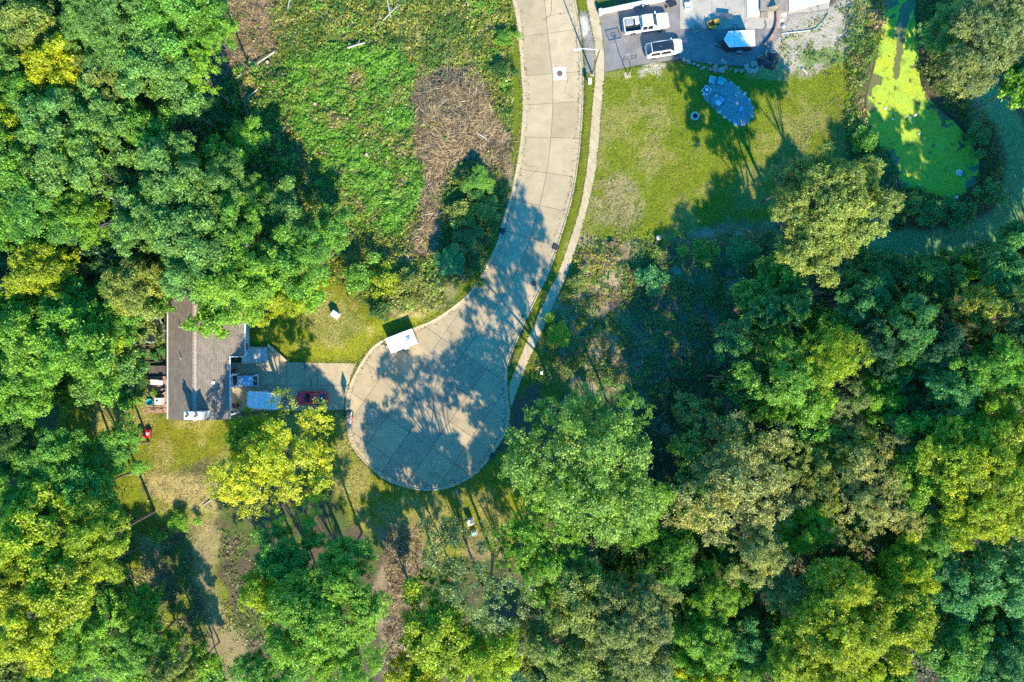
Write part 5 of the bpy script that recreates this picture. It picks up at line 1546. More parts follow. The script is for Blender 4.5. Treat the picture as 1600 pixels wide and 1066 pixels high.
game_board('white tilted game board with round hole on the west lawn', 213.5, 549.5, R(20))
game_board('small white game board touching the first one on the west lawn', 209, 537.5, R(10), .15)
for px, py, lab in ((243, 557, 'blue flowering bush left in the house shadow'), (254, 548, 'blue flowering bush right against the house wall')):
    tr_ = tree(px, py, 7, .8, 'E', lab, key='shrub', name='bush', cat='bush')
    tr_.children[1].color = (.06, .12, .30, 1)

# ------------------------------------------------------------------ vehicles
def wheel(parent, x, y, r=.34, w=.22):
    M_ = Matrix.Translation((x, y, r)) @ Matrix.Rotation(R(90), 4, 'X')
    wl_ = MB().lathe([(r * .62, -w / 2), (r * .93, -w / 2), (r, -w / 2 + .04), (r, w / 2 - .04), (r * .93, w / 2), (r * .62, w / 2)], 20, M=M_).build('wheel', M_RUBBER, parent)
    MB().lathe([(.05, -w / 2 - .005), (r * .60, -w / 2 + .02), (r * .60, w / 2 - .02), (.05, w / 2 + .005)], 14, M=M_).build('rim', M_RIM, wl_)
    return wl_
def body_ring(x, hw, zb, zt, crown=.03, tuck=.9):
    return [(x, -hw * tuck, zb), (x, hw * tuck, zb), (x, hw, zb + (zt - zb) * .35), (x, hw, zb + (zt - zb) * .72), (x, hw * .94, zt - .03), (x, hw * .70, zt + crown * .6), (x, 0, zt + crown),
            (x, -hw * .70, zt + crown * .6), (x, -hw * .94, zt - .03), (x, -hw, zb + (zt - zb) * .72), (x, -hw, zb + (zt - zb) * .35)]
def car(name, label, px, py, heading, L, Wd, paint, st, cab, wb, wr, z0=.02, zref=.9, pickup=False, glass_roof=None, cat='car'):
    """st: (x, half width share, z bottom, z top) along the body, x from -.5 to .5 of the length; cab: rear base, rear roof, front roof, front base (x share), belt z, roof z"""
    x, y, _ = W(px, py, zref)
    c = thing(name, label, cat, (x, y, z0), heading)
    hw = Wd / 2
    m = MB().loft([body_ring(s[0] * L, hw * s[1], s[2], s[3]) for s in st])
    m.build('body', paint, c, smooth=42)
    rb, rr_, fr, fb, zb, zr = cab
    xs_ = [rb * L, rr_ * L, fr * L, fb * L]
    wbt, wtp = hw * .93, hw * .74
    def cring(x, z, wb_, wt_):
        return [(x, -wb_, zb - .06), (x, wb_, zb - .06), (x, wt_ + (wb_ - wt_) * .25, zb + (z - zb) * .75), (x, wt_ * .93, z - .015), (x, wt_ * .5, z + .018), (x, 0, z + .025), (x, -wt_ * .5, z + .018), (x, -wt_ * .93, z - .015), (x, -(wt_ + (wb_ - wt_) * .25), zb + (z - zb) * .75)]
    rings = [cring(xs_[0], zb + .0, wbt * .94, wbt * .92), cring(xs_[1], zr - .02, wbt, wtp), cring((xs_[1] + xs_[2]) / 2, zr + .01, wbt, wtp * 1.02), cring(xs_[2], zr - .02, wbt, wtp), cring(xs_[3], zb + .0, wbt * .93, wbt * .9)]
    MB().loft(rings).build('cabin', paint, c, smooth=35)
    def screen(nm, xa, za, wa, xb, zb_, wb_, off=.02):
        vs_, n = [], 7
        d = Vector((xb - xa, 0, zb_ - za)).normalized()
        nrm = Vector((-d.z, 0, d.x)) if d.x > 0 else Vector((d.z, 0, -d.x))
        for k in range(n):
            t = -1 + 2 * k / (n - 1); cr_ = .05 * (1 - t * t)
            vs_.append((xa + nrm.x * off + cr_ * .2 * np.sign(nrm.x), wa * t, za + nrm.z * off + cr_ * .5))
        for k in range(n):
            t = -1 + 2 * k / (n - 1); cr_ = .05 * (1 - t * t)
            vs_.append((xb + nrm.x * off + cr_ * 1.4 * np.sign(nrm.x), wb_ * t, zb_ + nrm.z * off + cr_ * .2))
        MB().add(vs_, [(k, k + 1, n + k + 1, n + k) for k in range(n - 1)]).build(nm, M_GLASS, c)
    screen('windscreen', xs_[2] + .05, zr - .02, wtp * .86, xs_[3] - .04, zb + .04, wbt * .82)
    screen('rear_window', xs_[1] - .03, zr - .02, wtp * .84, xs_[0] + .05, zb + .06, wbt * .78)
    xm = (xs_[1] + xs_[2]) / 2 - .02
    for s_ in (-1, 1):
        for a, b in ((xs_[1] + (xs_[0] - xs_[1]) * .35, xm - .04), (xm + .04, xs_[2] + (xs_[3] - xs_[2]) * .45)):
            w_lo, w_hi = wbt * .995 + .012, wtp + .035
            q = [(a, s_ * w_lo, zb + .05), (b, s_ * w_lo, zb + .05), (min(b, xs_[2] + .06), s_ * w_hi, zr - .10), (max(a, xs_[1]), s_ * w_hi, zr - .10)]
            MB().add(q, [(0, 1, 2, 3)]).build('side_window', M_GLASS, c)
        fx = xs_[3] - .22
        MB().box(fx - .07, fx + .07, s_ * (hw + .02) - .09, s_ * (hw + .02) + .09, zb + .0, zb + .14, .03).build('mirror', paint, c)
        fe, re_ = st[-2], st[1]
        MB().box(fe[0] * L - .10, fe[0] * L + .06, s_ * hw * fe[1] * .72 - .15, s_ * hw * fe[1] * .72 + .15, fe[3] - .14, fe[3] + .012, .02).build('headlight', M_LAMP, c)
        MB().box(re_[0] * L - .05, re_[0] * L + .05, s_ * hw * re_[1] * .82 - .10, s_ * hw * re_[1] * .82 + .10, re_[3] - .2, re_[3] + .008, .02).build('tail_light', M_REDLAMP, c)
        for xx in wb:
            wheel(c, xx * L, s_ * (hw - .13), wr)
    if glass_roof:
        MB().box(glass_roof[0] * L, glass_roof[1] * L, -wtp * .80, wtp * .80, zr + .012, zr + .034, .008).build('glass_roof', M_GLASS, c)
    return c, hw
# red coupe
ST_CAR = [(-.5, .72, .38, .70), (-.485, .82, .30, .86), (-.40, .96, .22, .94), (-.2, 1, .20, .95), (.08, 1, .20, .94), (.28, .98, .20, .90), (.42, .92, .24, .82), (.475, .80, .32, .70), (.5, .64, .40, .58)]
car('parked_car', 'small red hatchback parked at the edge of the tree shade on the driveway', 487, 622.5, R(180), 4.15, 1.74, M_RED, ST_CAR, (-.43, -.25, .02, .20, .92, 1.36), (-.31, .31), .31, .03)
# silver-blue car under the eaves
ST_SUV = [(-.5, .80, .45, .80), (-.49, .90, .36, 1.02), (-.42, .97, .26, 1.08), (-.2, 1, .24, 1.08), (.1, 1, .24, 1.06), (.3, .99, .24, 1.02), (.43, .94, .28, .94), (.485, .82, .36, .82), (.5, .68, .45, .66)]
car('parked_car', 'silver-blue estate car nosed in under the eaves of the house', 377, 595, R(180), 4.35, 1.80, M_SILVER, ST_SUV, (-.49, -.40, .05, .22, 1.04, 1.62), (-.30, .31), .33, .03)
# white sport-utility car with glass roof
suv, _ = car('parked_car', 'white sport-utility car with long dark glass roof on the asphalt', 1038, 75, R(9), 4.8, 1.93, M_WHITE, ST_SUV, (-.49, -.37, .10, .25, 1.06, 1.70), (-.30, .31), .36, .02, .9, glass_roof=(-.36, .11))
for s_ in (-1, 1):
    MB().tube([(-1.7, s_ * .66, 1.70), (-1.5, s_ * .67, 1.78), (.3, s_ * .67, 1.78), (.5, s_ * .66, 1.70)], .02, 6).build('roof_rail', M_BLACK, suv)
# white pickup
ST_PK = [(-.5, .90, .50, .80), (-.495, .94, .45, 1.02), (-.30, 1, .42, 1.06), (-.10, 1, .40, 1.08), (.10, 1, .40, 1.10), (.30, 1, .40, 1.12), (.42, .97, .42, 1.08), (.485, .90, .46, .98), (.5, .80, .5, .80)]
x, y, _ = W(1010.5, 35, 1.1)
pk = thing('pickup_truck', 'white crew-cab pickup with loaded open bed parked on the asphalt', 'pickup', (x, y, .02), R(8))
Lp, hwp = 5.85, 1.0
front = [s for s in ST_PK if s[0] >= -.1]
MB().loft([body_ring(s[0] * Lp, hwp * s[1], s[2], s[3]) for s in [(-.13, 1, .40, 1.07)] + front]).build('body', M_WHITE, pk, smooth=42)
def pring(x, z, wb_, wt_, zb=1.08):
    return [(x, -wb_, zb - .06), (x, wb_, zb - .06), (x, wt_ * 1.04, zb + (z - zb) * .75), (x, wt_ * .93, z), (x, 0, z + .03), (x, -wt_ * .93, z), (x, -wt_ * 1.04, zb + (z - zb) * .75)]
MB().loft([pring(-.125 * Lp, 1.70, .95, .74), pring(-.11 * Lp, 1.84, .95, .76), pring(.0, 1.88, .95, .77), pring(.115 * Lp, 1.84, .95, .75), pring(.235 * Lp, 1.10, .9, .84)]).build('cabin', M_WHITE, pk, smooth=35)
MB().add([(.125 * Lp, -.64, 1.85), (.125 * Lp, .64, 1.85), (.228 * Lp, .80, 1.17), (.228 * Lp, -.80, 1.17), (.17 * Lp + .16, 0, 1.58)], [(0, 1, 4), (1, 2, 4), (2, 3, 4), (3, 0, 4)]).build('windscreen', M_GLASS, pk)
MB().box(-.131 * Lp, -.127 * Lp, -.6, .6, 1.25, 1.66).build('rear_window', M_GLASS, pk)
for s_ in (-1, 1):
    for a, b in ((-.11, -.01), (.005, .13)):
        MB().add([(a * Lp, s_ * .972, 1.14), (b * Lp, s_ * .972, 1.14), (min(b, .105) * Lp, s_ * .80, 1.74), (a * Lp, s_ * .80, 1.74)], [(0, 1, 2, 3)]).build('side_window', M_GLASS, pk)
    MB().box(.20 * Lp - .08, .20 * Lp + .08, s_ * 1.06 - .13, s_ * 1.06 + .13, 1.1, 1.36, .03).build('mirror', M_WHITE, pk)
    MB().box(-.5 * Lp, -.135 * Lp, s_ * .92 - .07, s_ * .92 + .07, .42, 1.10, .03).build('bed_side', M_WHITE, pk)
    MB().box(.465 * Lp, .492 * Lp, s_ * .72 - .16, s_ * .72 + .16, .78, 1.0, .02).build('headlight', M_LAMP, pk)
    MB().box(-.505 * Lp, -.495 * Lp, s_ * .90 - .06, s_ * .90 + .06, .72, 1.02, .01).build('tail_light', M_REDLAMP, pk)
    for xx in (-.31, .31):
        wheel(pk, xx * Lp, s_ * .88, .39, .26)
MB().box(-.495 * Lp, -.135 * Lp, -.85, .85, .50, .58).build('bed_floor', M_BLACK, pk)
MB().box(-.505 * Lp, -.485 * Lp, -.845, .845, .56, 1.09, .02).build('tailgate', M_WHITE, pk)
MB().box(-.53 * Lp, -.507 * Lp, -.9, .9, .42, .56, .02).build('bumper', M_CHROME, pk)
MB().box(-.137 * Lp, -.128 * Lp, -.845, .845, .58, 1.12, .01).build('bed_front', M_WHITE, pk)
bx = Matrix.Translation((x, y, .02)) @ Matrix.Rotation(R(8), 4, 'Z')
cr_ = thing('storage_crate', 'grey crate of tools in the pickup bed', 'crate', bx @ Vector((-2.15, .38, .58)), R(8))
MB().box(-.55, .45, -.34, .34, 0, .42, .03).build('crate_body', mat('grey_plastic', (.30, .30, .29), .7), cr_)
MB().box(-.58, .48, -.37, .37, .42, .47, .02).build('lid', mat('grey_plastic', (.30, .30, .29), .7), cr_)
cl_ = thing('cool_box', 'pale blue cool box in the pickup bed behind the cab', 'cool box', bx @ Vector((-1.15, .42, .58)), R(8))
MB().box(-.28, .28, -.36, .36, 0, .40, .04).build('box_body', M_PALEBLUE, cl_)
MB().box(-.30, .30, -.38, .38, .40, .47, .03).build('lid', M_WHITE, cl_)

# trailers
def trailer(name, label, px, py, heading, L, Wd, Ht, side, roof, vnose=0.0, z0=.02, tongue=1.1, vent=True, cat='trailer'):
    x, y, _ = W(px, py, Ht)
    t = thing(name, label, cat, (x, y, z0), heading)
    h, w = L / 2, Wd / 2
    plan = [(-h, -w), (h, -w), (h, w), (-h, w)] if not vnose else [(-h, -w), (h - .0, -w), (h + vnose, 0), (h - .0, w), (-h, w)]
    MB().prism(plan, .42, Ht - .04).build('box', side, t)
    big = [(p[0] * 1.012, p[1] * 1.02) for p in plan]
    MB().prism(big, Ht - .05, Ht + .015).build('roof', roof, t)
    tr_ = MB()
    for k in range(len(big)):
        a, b = big[k], big[(k + 1) % len(big)]
        tr_.tube([(a[0], a[1], Ht), (b[0], b[1], Ht)], .028, 6)
    tr_.build('roof_trim', M_WMET, t)
    for k in range(1, 5):
        xx = -h + L * k / 5
        MB().box(xx - .02, xx + .02, -w * .99, w * .99, Ht + .012, Ht + .022).build('roof_seam', M_GALV, t)
    e = h + vnose
    for s_ in (-1, 1):
        MB().tube([(h - .3, s_ * w * .8, .45), (e + tongue, 0, .45)], .05, 6).build('tongue_bar', M_BLACK, t)
        wheel(t, -.15, s_ * (w + .12), .33, .2)
        MB().loft([[(-.15 + .44 * math.cos(a), s_ * (w + .005), .34 + .44 * math.sin(a)), (-.15 + .44 * math.cos(a), s_ * (w + .24), .34 + .44 * math.sin(a)), (-.15 + .41 * math.cos(a), s_ * (w + .24), .34 + .41 * math.sin(a)), (-.15 + .41 * math.cos(a), s_ * (w + .005), .34 + .41 * math.sin(a))] for a in np.linspace(0.1, math.pi - .1, 9)]).build('mudguard', M_GALV, t)
        MB().box(-h - .03, -h + .0, s_ * w * .8 - .06, s_ * w * .8 + .06, .6, .8).build('tail_light', M_REDLAMP, t)
    MB().lathe([(.05, .1), (.05, .95), (.09, .97), (.09, 1.0), (.02, 1.01)], 10, (e + tongue * .75, 0, 0)).build('jack', M_GALV, t)
    MB().box(e + tongue - .1, e + tongue + .15, -.06, .06, .42, .55, .02).build('coupler', M_CHROME, t)
    if vent:
        v = MB().box(-h * .55 - .22, -h * .55 + .22, -.25, .25, Ht + .01, Ht + .09, .02).build('vent', M_PALEBLUE, t)
        MB().box(-h * .55 - .24, -h * .55 + .24, -.25, .25, -.012, .012).build('vent_lid', M_PALEBLUE, v, (0, 0, Ht + .22), (R(24), 0, 0))
    return t
trailer('box_trailer', 'white box trailer with roof vent parked at the kerb of the turning circle', 627, 533, R(201), 3.55, 1.95, 2.05, M_WMET, M_WHITE, 0, ROAD_Z, 0.9)
trailer('cargo_trailer', 'black cargo trailer with pale roof and pointed nose on the parking lot', 1159, 60.5, R(183), 3.25, 1.98, 2.2, M_BLACK, M_WMET, .62, .02, 1.0, False)
cmp_ = trailer('box_trailer', 'white box trailer in the tree shade beside the red car', 410, 626, R(-4), 3.75, 2.0, 2.1, M_WMET, M_WMET, 0, .03, .85, False)
MB().box(1.12, 1.16, -.95, .95, 2.115, 2.14).build('roof_seam', M_GALV, cmp_)
MB().box(-.5, .1, .98, 1.12, 1.5, 1.7, .02).build('awning_box', M_WMET, cmp_)

# yard machines
def lawn_tractor(label, loc, rz, m_hood, m_seat):
    t = thing('lawn_tractor', label, 'lawn tractor', loc, rz)
    MB().box(-.75, .35, -.30, .30, .28, .46, .04).build('chassis', M_BLACK, t)
    MB().loft([[(x, -w, .36), (x, w, .36), (x, w, z - .08), (x, w * .7, z), (x, -w * .7, z), (x, -w, z - .08)] for x, w, z in ((.10, .27, .90), (.45, .27, .88), (.80, .24, .80), (.92, .16, .66))]).build('hood', m_hood, t, smooth=40)
    MB().box(-.72, -.05, -.46, -.24, .44, .58, .05).build('mudguard', m_hood, t)
    MB().box(-.72, -.05, .24, .46, .44, .58, .05).build('mudguard', m_hood, t)
    MB().box(-.72, -.58, -.24, .24, .44, .60, .04).build('rear_panel', m_hood, t)
    MB().box(-.52, -.10, -.22, .22, .56, .66, .05).build('seat', m_seat, t)
    MB().box(-.60, -.50, -.22, .22, .62, .98, .04).build('backrest', m_seat, t)
    st_ = MB().tube([(.10, 0, .80), (-.02, 0, .98)], .02, 6).build('steering_column', M_BLACK, t)
    MB().tube([(-.02 + .02 * math.cos(a), .17 * math.sin(a), .98 + .16 * math.cos(a)) for a in np.linspace(0, 2 * math.pi, 17)], .015, 5, False).build('steering_wheel', M_BLACK, st_)
    for s_ in (-1, 1):
        wheel(t, -.45, s_ * .40, .25, .2)
        wheel(t, .62, s_ * .36, .18, .14)
    MB().lathe([(.62, .10), (.64, .14), (.60, .26), (.3, .30)], 18, (.05, 0, 0)).build('mower_deck', m_hood, t)
    return t
lawn_tractor('red lawn tractor standing on the sunny lawn south of the deck', G(230, 677), R(183), M_RED, mat('pale_seat', (.5, .42, .38), .6))
lawn_tractor('orange-yellow lawn tractor on the concrete behind the cargo trailer', (*W(1114, 36.5, .5)[:2], .025), R(24), M_YEL, M_BLACK)
# kettle grill by the retaining wall
kg = thing('kettle_grill', 'round black kettle grill against the pale wall behind the pickup', 'grill', (*W(1004, 10.5, .6)[:2], .02), .6)
MB().lathe([(.05, .48), (.2, .52), (.29, .66), (.30, .74)], 18).build('bowl', M_BLACK, kg, smooth=40)
MB().lathe([(.30, .745), (.29, .82), (.2, .94), (.05, .98)], 18).build('lid', M_BLACK, kg, smooth=40)
MB().tube([(-.08, 0, .96), (-.06, 0, 1.04), (.06, 0, 1.04), (.08, 0, .96)], .015, 6).build('lid_handle', M_WHITE, kg)
for a in (0, 2.1, 4.2):
    MB().tube([(.16 * math.cos(a), .16 * math.sin(a), .52), (.3 * math.cos(a), .3 * math.sin(a), 0)], .014, 6).build('leg', M_GALV, kg)
MB().lathe([(.05, .98), (.11, 1.0), (.02, 1.01)], 10).build('vent_cap', M_WHITE, kg)
# wheelbarrow
wbw = thing('wheelbarrow', 'black wheelbarrow with its handles towards the top edge of the lot', 'wheelbarrow', (*W(1052, 6, .5)[:2], .022), R(205))
MB().loft([[(x, -w, z), (x, w, z), (x, w * .6, z - d), (x, -w * .6, z - d)] for x, w, z, d in ((.72, .34, .72, .10), (.45, .38, .70, .34), (-.1, .36, .66, .30), (-.38, .33, .66, .06))]).build('tray', M_BLACK, wbw)
for s_ in (-1, 1):
    MB().tube([(.85, s_ * .06, .20), (.2, s_ * .2, .38), (-.95, s_ * .28, .62)], .022, 6).build('handle', M_WOODG, wbw)
    MB().tube([(-.1, s_ * .22, .42), (-.3, s_ * .26, 0)], .02, 6).build('leg', M_BLACK, wbw)
wheel(wbw, .85, 0, .19, .09)
# open white tub
tb = thing('square_tub', 'white-rimmed square tub with pinkish lid at the top of the lot', 'tub', (*W(1075.5, 8.5, .4)[:2], .024), R(6))
for a, b, c_, d_ in ((-.45, .45, -.42, -.34), (-.45, .45, .34, .42), (-.45, -.37, -.337, .337), (.37, .45, -.337, .337)):
    MB().box(a, b, c_, d_, 0, .42, .015).build('side', M_WHITE, tb)
MB().box(-.365, .365, -.335, .335, 0, .30, .01).build('lid', M_PINK, tb)
# wooden pallet cart, folded table
pl = thing('wooden_pallet', 'small brown wooden pallet on the concrete left of the yellow tractor', 'pallet', (*W(1088, 45, .2)[:2], .025), R(27))
for k, yy in enumerate((-.42, -.2, .05, .30)):
    MB().box(-.6, .6, yy, yy + .15, .12, .15, .006).build('plank', M_WOODG, pl)
for xx in (-.5, -.04, .42):
    MB().box(xx, xx + .09, -.43, .46, 0, .118).build('bearer', M_WOODG, pl)
ft = thing('folding_table', 'dark folding table in the trailer shadow at the top of the lot', 'table', (*W(1135, 24.5, .7)[:2], .024), R(-7))
MB().box(-.82, .82, -.32, .32, .68, .72, .015).build('tabletop', mat('slate_plastic', (.07, .085, .10), .5, .15), ft)
for xx in (-.65, .65):
    for yy in (-.26, .26):
        MB().tube([(xx, yy, 0), (xx * .95, yy, .68)], .016, 6).build('leg', M_GALV, ft)

# ------------------------------------------------------------------ top of the lot: wall, pads, deck, timber edging
wl0, wl1 = W2([(938.5, 21.5)])[0], W2([(1063, -4.5)])[0]
d_ = Vector((wl1[0] - wl0[0], wl1[1] - wl0[1], 0)); n_b = 14; ang = math.atan2(d_.y, d_.x)
wall = thing('retaining_wall', 'pale low block wall along the top of the asphalt behind the pickup', 'wall', (wl0[0], wl0[1], 0), ang)
Lw = d_.length
for k in range(n_b):
    MB().box(k * Lw / n_b + .006, (k + 1) * Lw / n_b - .006, -.16, .16, -.1, .84, .02).build('block', M_PALEWALL, wall)
    MB().box(k * Lw / n_b + .006, (k + 1) * Lw / n_b - .006, -.22, .22, .843, .95, .02).build('coping_stone', M_PALEWALL, wall)
MB().box(-.32, .1, -.3, .3, -.1, 1.05, .03).build('pier', M_PALEWALL, wall)
tag(MB().prism(W2([(1164, -40), (1184, -40), (1187, 24.5), (1167, 28)]), .0, .14).build('concrete_pad', mat('white_concrete', (.50, .485, .45), .8, .06, 1.0, .15, fine=(7, .06))), 'white concrete walk slab at the top edge left of the brown steps deck', 'slab')
tag(MB().prism(W2([(1231, -40), (1296, -40), (1296, 3), (1232, 19.5)]), .0, .16).build('concrete_pad', mat('white_concrete', (.6, .585, .55))), 'white concrete slab at the top edge right of the brown deck', 'slab')
dk2, lx, ly = deck('brown_deck', 'brown plank deck with steps at the top edge between two white slabs', 1188, 1230.5, -24, 17, 0.45, M_WOODG, 'y', .15)
for k in range(3):
    MB().box(-lx + .1 + k * .0, -lx + 1.1, ly * -1 - .3 - .28 * k, ly * -1 - .31 - .28 * k + .27, 0.0, .34 - .11 * k, .01).build('step', M_WOODG, dk2)
# stair string that throws the stepped shadow
ss = MB()
for k in range(4):
    ss.box(-.75 + k * .30, -.46 + k * .30, -.05, .05, .45, .75 + .26 * k)
ss.build('stair_string', M_WOODG, dk2, (0, -ly + .35, 0))
te = spline([(1213, 20), (1213.5, 34), (1211, 47), (1204, 60), (1194, 72)], 3)
tw_ = W2(te)
ted = thing('timber_edging', 'curved timber edging between the lot and the sandy slope', 'edging', (*tw_[0], 0))
for k in range(len(tw_) - 1):
    a, b = tw_[k], tw_[k + 1]
    an = math.atan2(b[1] - a[1], b[0] - a[0]); l = math.hypot(b[0] - a[0], b[1] - a[1])
    MB().box(0, l - .02, -.17, .17, -.1, .42, .02).build('timber', M_WOOD, ted, (a[0] - tw_[0][0], a[1] - tw_[0][1], 0), (0, 0, an))
# post-and-pipe line on the slope
pf = thing('drain_pipe', 'grey drain pipe running along the sandy slope', 'pipe', (0, 0, 0))
pp_ = [Vector(G(*p, .08)) for p in ((1221, 53), (1240, 51), (1258, 49), (1274, 46), (1284, 36), (1294, 22))]
pf.location = pp_[0]
for k in range(len(pp_) - 1):
    MB().tube([pp_[k] - pp_[0], pp_[k + 1] - pp_[0]], .09, 8).build('pipe_length', M_GALV, pf)
# bags and white sacks beside the edging
for k, (px, py, s_, m, lab) in enumerate([(1223, 24, .42, M_WHITE, 'white sack at the top beside the timber edging'), (1220, 33, .34, M_WMET, 'pale sack, second below the deck corner'), (1223, 42, .38, mat('grey_plastic', (.30, .30, .29), .7), 'grey sack, third below the deck corner')]):
    b_ = MB().lathe([(.05, 0), (s_ * .9, .04), (s_, .2), (s_ * .8, .36), (s_ * .3, .46), (.03, .47)], 10).build('sack', m, None, G(px, py), (0, 0, k), smooth=50)
    tag(b_, lab, 'sack')
# rubbish heap and stones along the edge of the lot
rr = random.Random(12)
def rock(name, label, cat, loc, r, m, group=None):
    bm = bmesh.new()
    bmesh.ops.create_icosphere(bm, subdivisions=2, radius=r)
    ph = [rr.uniform(0, 6) for _ in range(6)]
    for v in bm.verts:
        n = v.co.normalized()
        k = 1 + .16 * math.sin(3 * n.x + ph[0]) + .14 * math.sin(4 * n.y + ph[1]) + .1 * math.sin(5 * n.z + ph[2] + 2 * n.x)
        v.co = Vector((v.co.x * k * 1.15, v.co.y * k * .9, v.co.z * k * .66))
    me = bpy.data.meshes.new(name); bm.to_mesh(me); bm.free(); me.materials.append(m)
    o = link(name, me, None, (loc[0], loc[1], loc[2] + r * .38), (0, 0, rr.uniform(0, 6.28)))
    return tag(o, label, cat, group)
stones = [(1068, 93), (1076, 97), (1084, 100), (1091, 103), (1100, 106), (1110, 109), (1118, 107), (1126, 110), (1133, 107), (1141, 108), (1149, 112), (1158, 111), (1166, 105), (1174, 112), (1182, 108), (1190, 104), (1097, 108), (1176, 101), (1130, 98), (1146, 99), (1108, 99)]
for k, (px, py) in enumerate(stones):
    big = 1113 < px < 1140 or 1165 < px < 1180
    rock('field_stone', 'rough brown stone in the row edging the south side of the lot', 'stone', G(px, py), rr.uniform(.34, .52) if big else rr.uniform(.18, .36), M_STONE, 'stones along the south edge of the lot')
heap = [(1196, 92), (1203, 88), (1208, 96), (1198, 100), (1205, 103), (1211, 90), (1192, 97)]
for k, (px, py) in enumerate(heap):
    s_ = rr.uniform(.45, .75)
    b_ = MB().lathe([(.05, 0), (s_ * .9, .05), (s_, .25), (s_ * .75, .5), (s_ * .25, .66), (.03, .74)], 11).build('black_sack', M_BLACK, None, G(px, py, -.02), (rr.uniform(-.2, .2), rr.uniform(-.2, .2), k), smooth=50)
    tag(b_, 'black rubbish sack in the dark heap at the lot corner', 'sack', 'black sacks heaped at the lot corner')
for k, (px, py, rz_, l) in enumerate([(1188, 88, .4, .9), (1195, 84, 1.3, .7), (1212, 101, 2.2, 1.0), (1217, 94, .9, .8), (1186, 96, 1.8, .6), (1206, 84, .2, .7)]):
    x_, y_, z_ = G(px, py, .5 if 1190 < px < 1212 else .06)
    tag(MB().box(-l / 2, l / 2, -.07, .07, 0, .05, .006).build('board', M_TAN, None, (x_, y_, z_), (.1 * (k % 3), .12, rz_)), 'loose pale board on the dark heap at the lot corner', 'board', 'loose boards on the heap')

# ------------------------------------------------------------------ gravel patio with garden furniture
M_BLUEGR = mat('patio_gravel', (.30, .285, .27), .95, .35, 4.0, .8, fine=(11, .35), spec=.1)
patio = MB().prism(PATIO if area(PATIO) > 0 else PATIO[::-1], -.12, .02).build('gravel_patio', M_BLUEGR)
tag(patio, 'grey gravel patio in the tree shade on the lawn', None, None, 'structure')
rng_g = np.random.default_rng(3)
q = np.array([p for p in rng_g.uniform(np.array(PATIO).min(0), np.array(PATIO).max(0), (5200, 2))])
q = q[seg_sdf(q, PATIO) > .05]
Vg, Fg = [], []
for p in q:
    r = rng_g.uniform(.05, .12); a = rng_g.uniform(0, 6.28); n = len(Vg)
    for k in range(4):
        Vg.append((p[0] + r * math.cos(a + k * 1.571), p[1] + r * math.sin(a + k * 1.571), .02 + rng_g.uniform(0, .03)))
    Vg.append((p[0], p[1], .03 + r * .7))
    Fg += [(n + k, n + (k + 1) % 4, n + 4) for k in range(4)]
tag(link('pebbles', from_arrays('pebbles', Vg, Fg, mat('pebble', (.33, .31, .29), .8, .5, 9.0))), 'loose pebbles over the gravel patio', 'pebbles', None, 'stuff')
edge_pts = PATIO + [PATIO[0]]
k_ = 0
for i in range(len(PATIO)):
    a, b = edge_pts[i], edge_pts[i + 1]
    n = max(1, int(math.hypot(b[0] - a[0], b[1] - a[1]) / .8))
    for j in range(n):
        if rr.random() < .25:
            continue
        p = lerp(a, b, (j + .5) / n)
        rock('border_stone', 'rough pale stone in the border of the gravel patio', 'stone', (p[0], p[1], -.02), rr.uniform(.09, .24), mat('pale_stone', (.55, .49, .42), .85, .2, 3, .3, rand=.2), 'border stones of the gravel patio')
def lounge_seat(label, px, py, rz, m):
    c = thing('lounge_chair', label, 'chair', (*W(px, py, .45)[:2], .03), rz)
    MB().box(-.40, .40, -.40, .40, .30, .46, .05).build('cushion', m, c)
    MB().box(-.42, .42, .30, .42, .46, .72, .04).build('backrest', m, c)
    for sx in (-.34, .34):
        for sy in (-.34, .34):
            MB().box(sx - .03, sx + .03, sy - .03, sy + .03, 0, .3).build('leg', M_BLACK, c)
    return c
lounge_seat('pale shade-tinted cushioned seat, left of the two at the top of the gravel patio', 1112.5, 125, R(-15), mat('shade_tinted_cushion', (.20, .42, .40), .8, .1))  # pale cushions, the shade's teal is put into their colour
lounge_seat('pale shade-tinted cushioned seat, right of the two at the top of the gravel patio', 1126.5, 127, R(-25), mat('shade_tinted_cushion2', (.06, .40, .40), .8, .1))
sq = thing('side_table', 'square white-framed side table with a pale bowl on the gravel patio', 'table', (*W(1104, 141, .45)[:2], .03), R(-38))
for a, b, c_, d_ in ((-.48, .48, -.48, -.40), (-.48, .48, .40, .48), (-.48, -.40, -.395, .395), (.40, .48, -.395, .395)):
    MB().box(a, b, c_, d_, .42, .47, .01).build('frame_bar', M_WMET, sq)
MB().box(-.395, .395, -.395, .395, .43, .455).build('tabletop', mat('slate_plastic', (.07, .085, .10)), sq)
for sx in (-.43, .43):
    for sy in (-.43, .43):
        MB().box(sx - .03, sx + .03, sy - .03, sy + .03, 0, .42).build('leg', M_WMET, sq)
bw = MB().lathe([(.08, 0), (.18, .08), (.22, .16), (.19, .16), (.14, .07), (.02, .03)], 16).build('bowl', M_WHITE, None, (*W(1104, 141, .5)[:2], .505), smooth=40)
tag(bw, 'pale bowl on the white-framed side table of the patio', 'bowl')
fm = thing('round_mat', 'round dark paved ring on the gravel patio', 'mat', (*W(1120, 157, 0)[:2], .02))
for k in range(18):
    a0, a1 = 2 * math.pi * k / 18 + .02, 2 * math.pi * (k + 1) / 18 - .02
    MB().prism([(1.05 * math.cos(a0), 1.05 * math.sin(a0)), (1.05 * math.cos(a1), 1.05 * math.sin(a1)), (.78 * math.cos(a1), .78 * math.sin(a1)), (.78 * math.cos(a0), .78 * math.sin(a0))], 0, .09).build('paver', mat('dark_paver', (.20, .18, .17), .8, .2, rand=.2), fm)
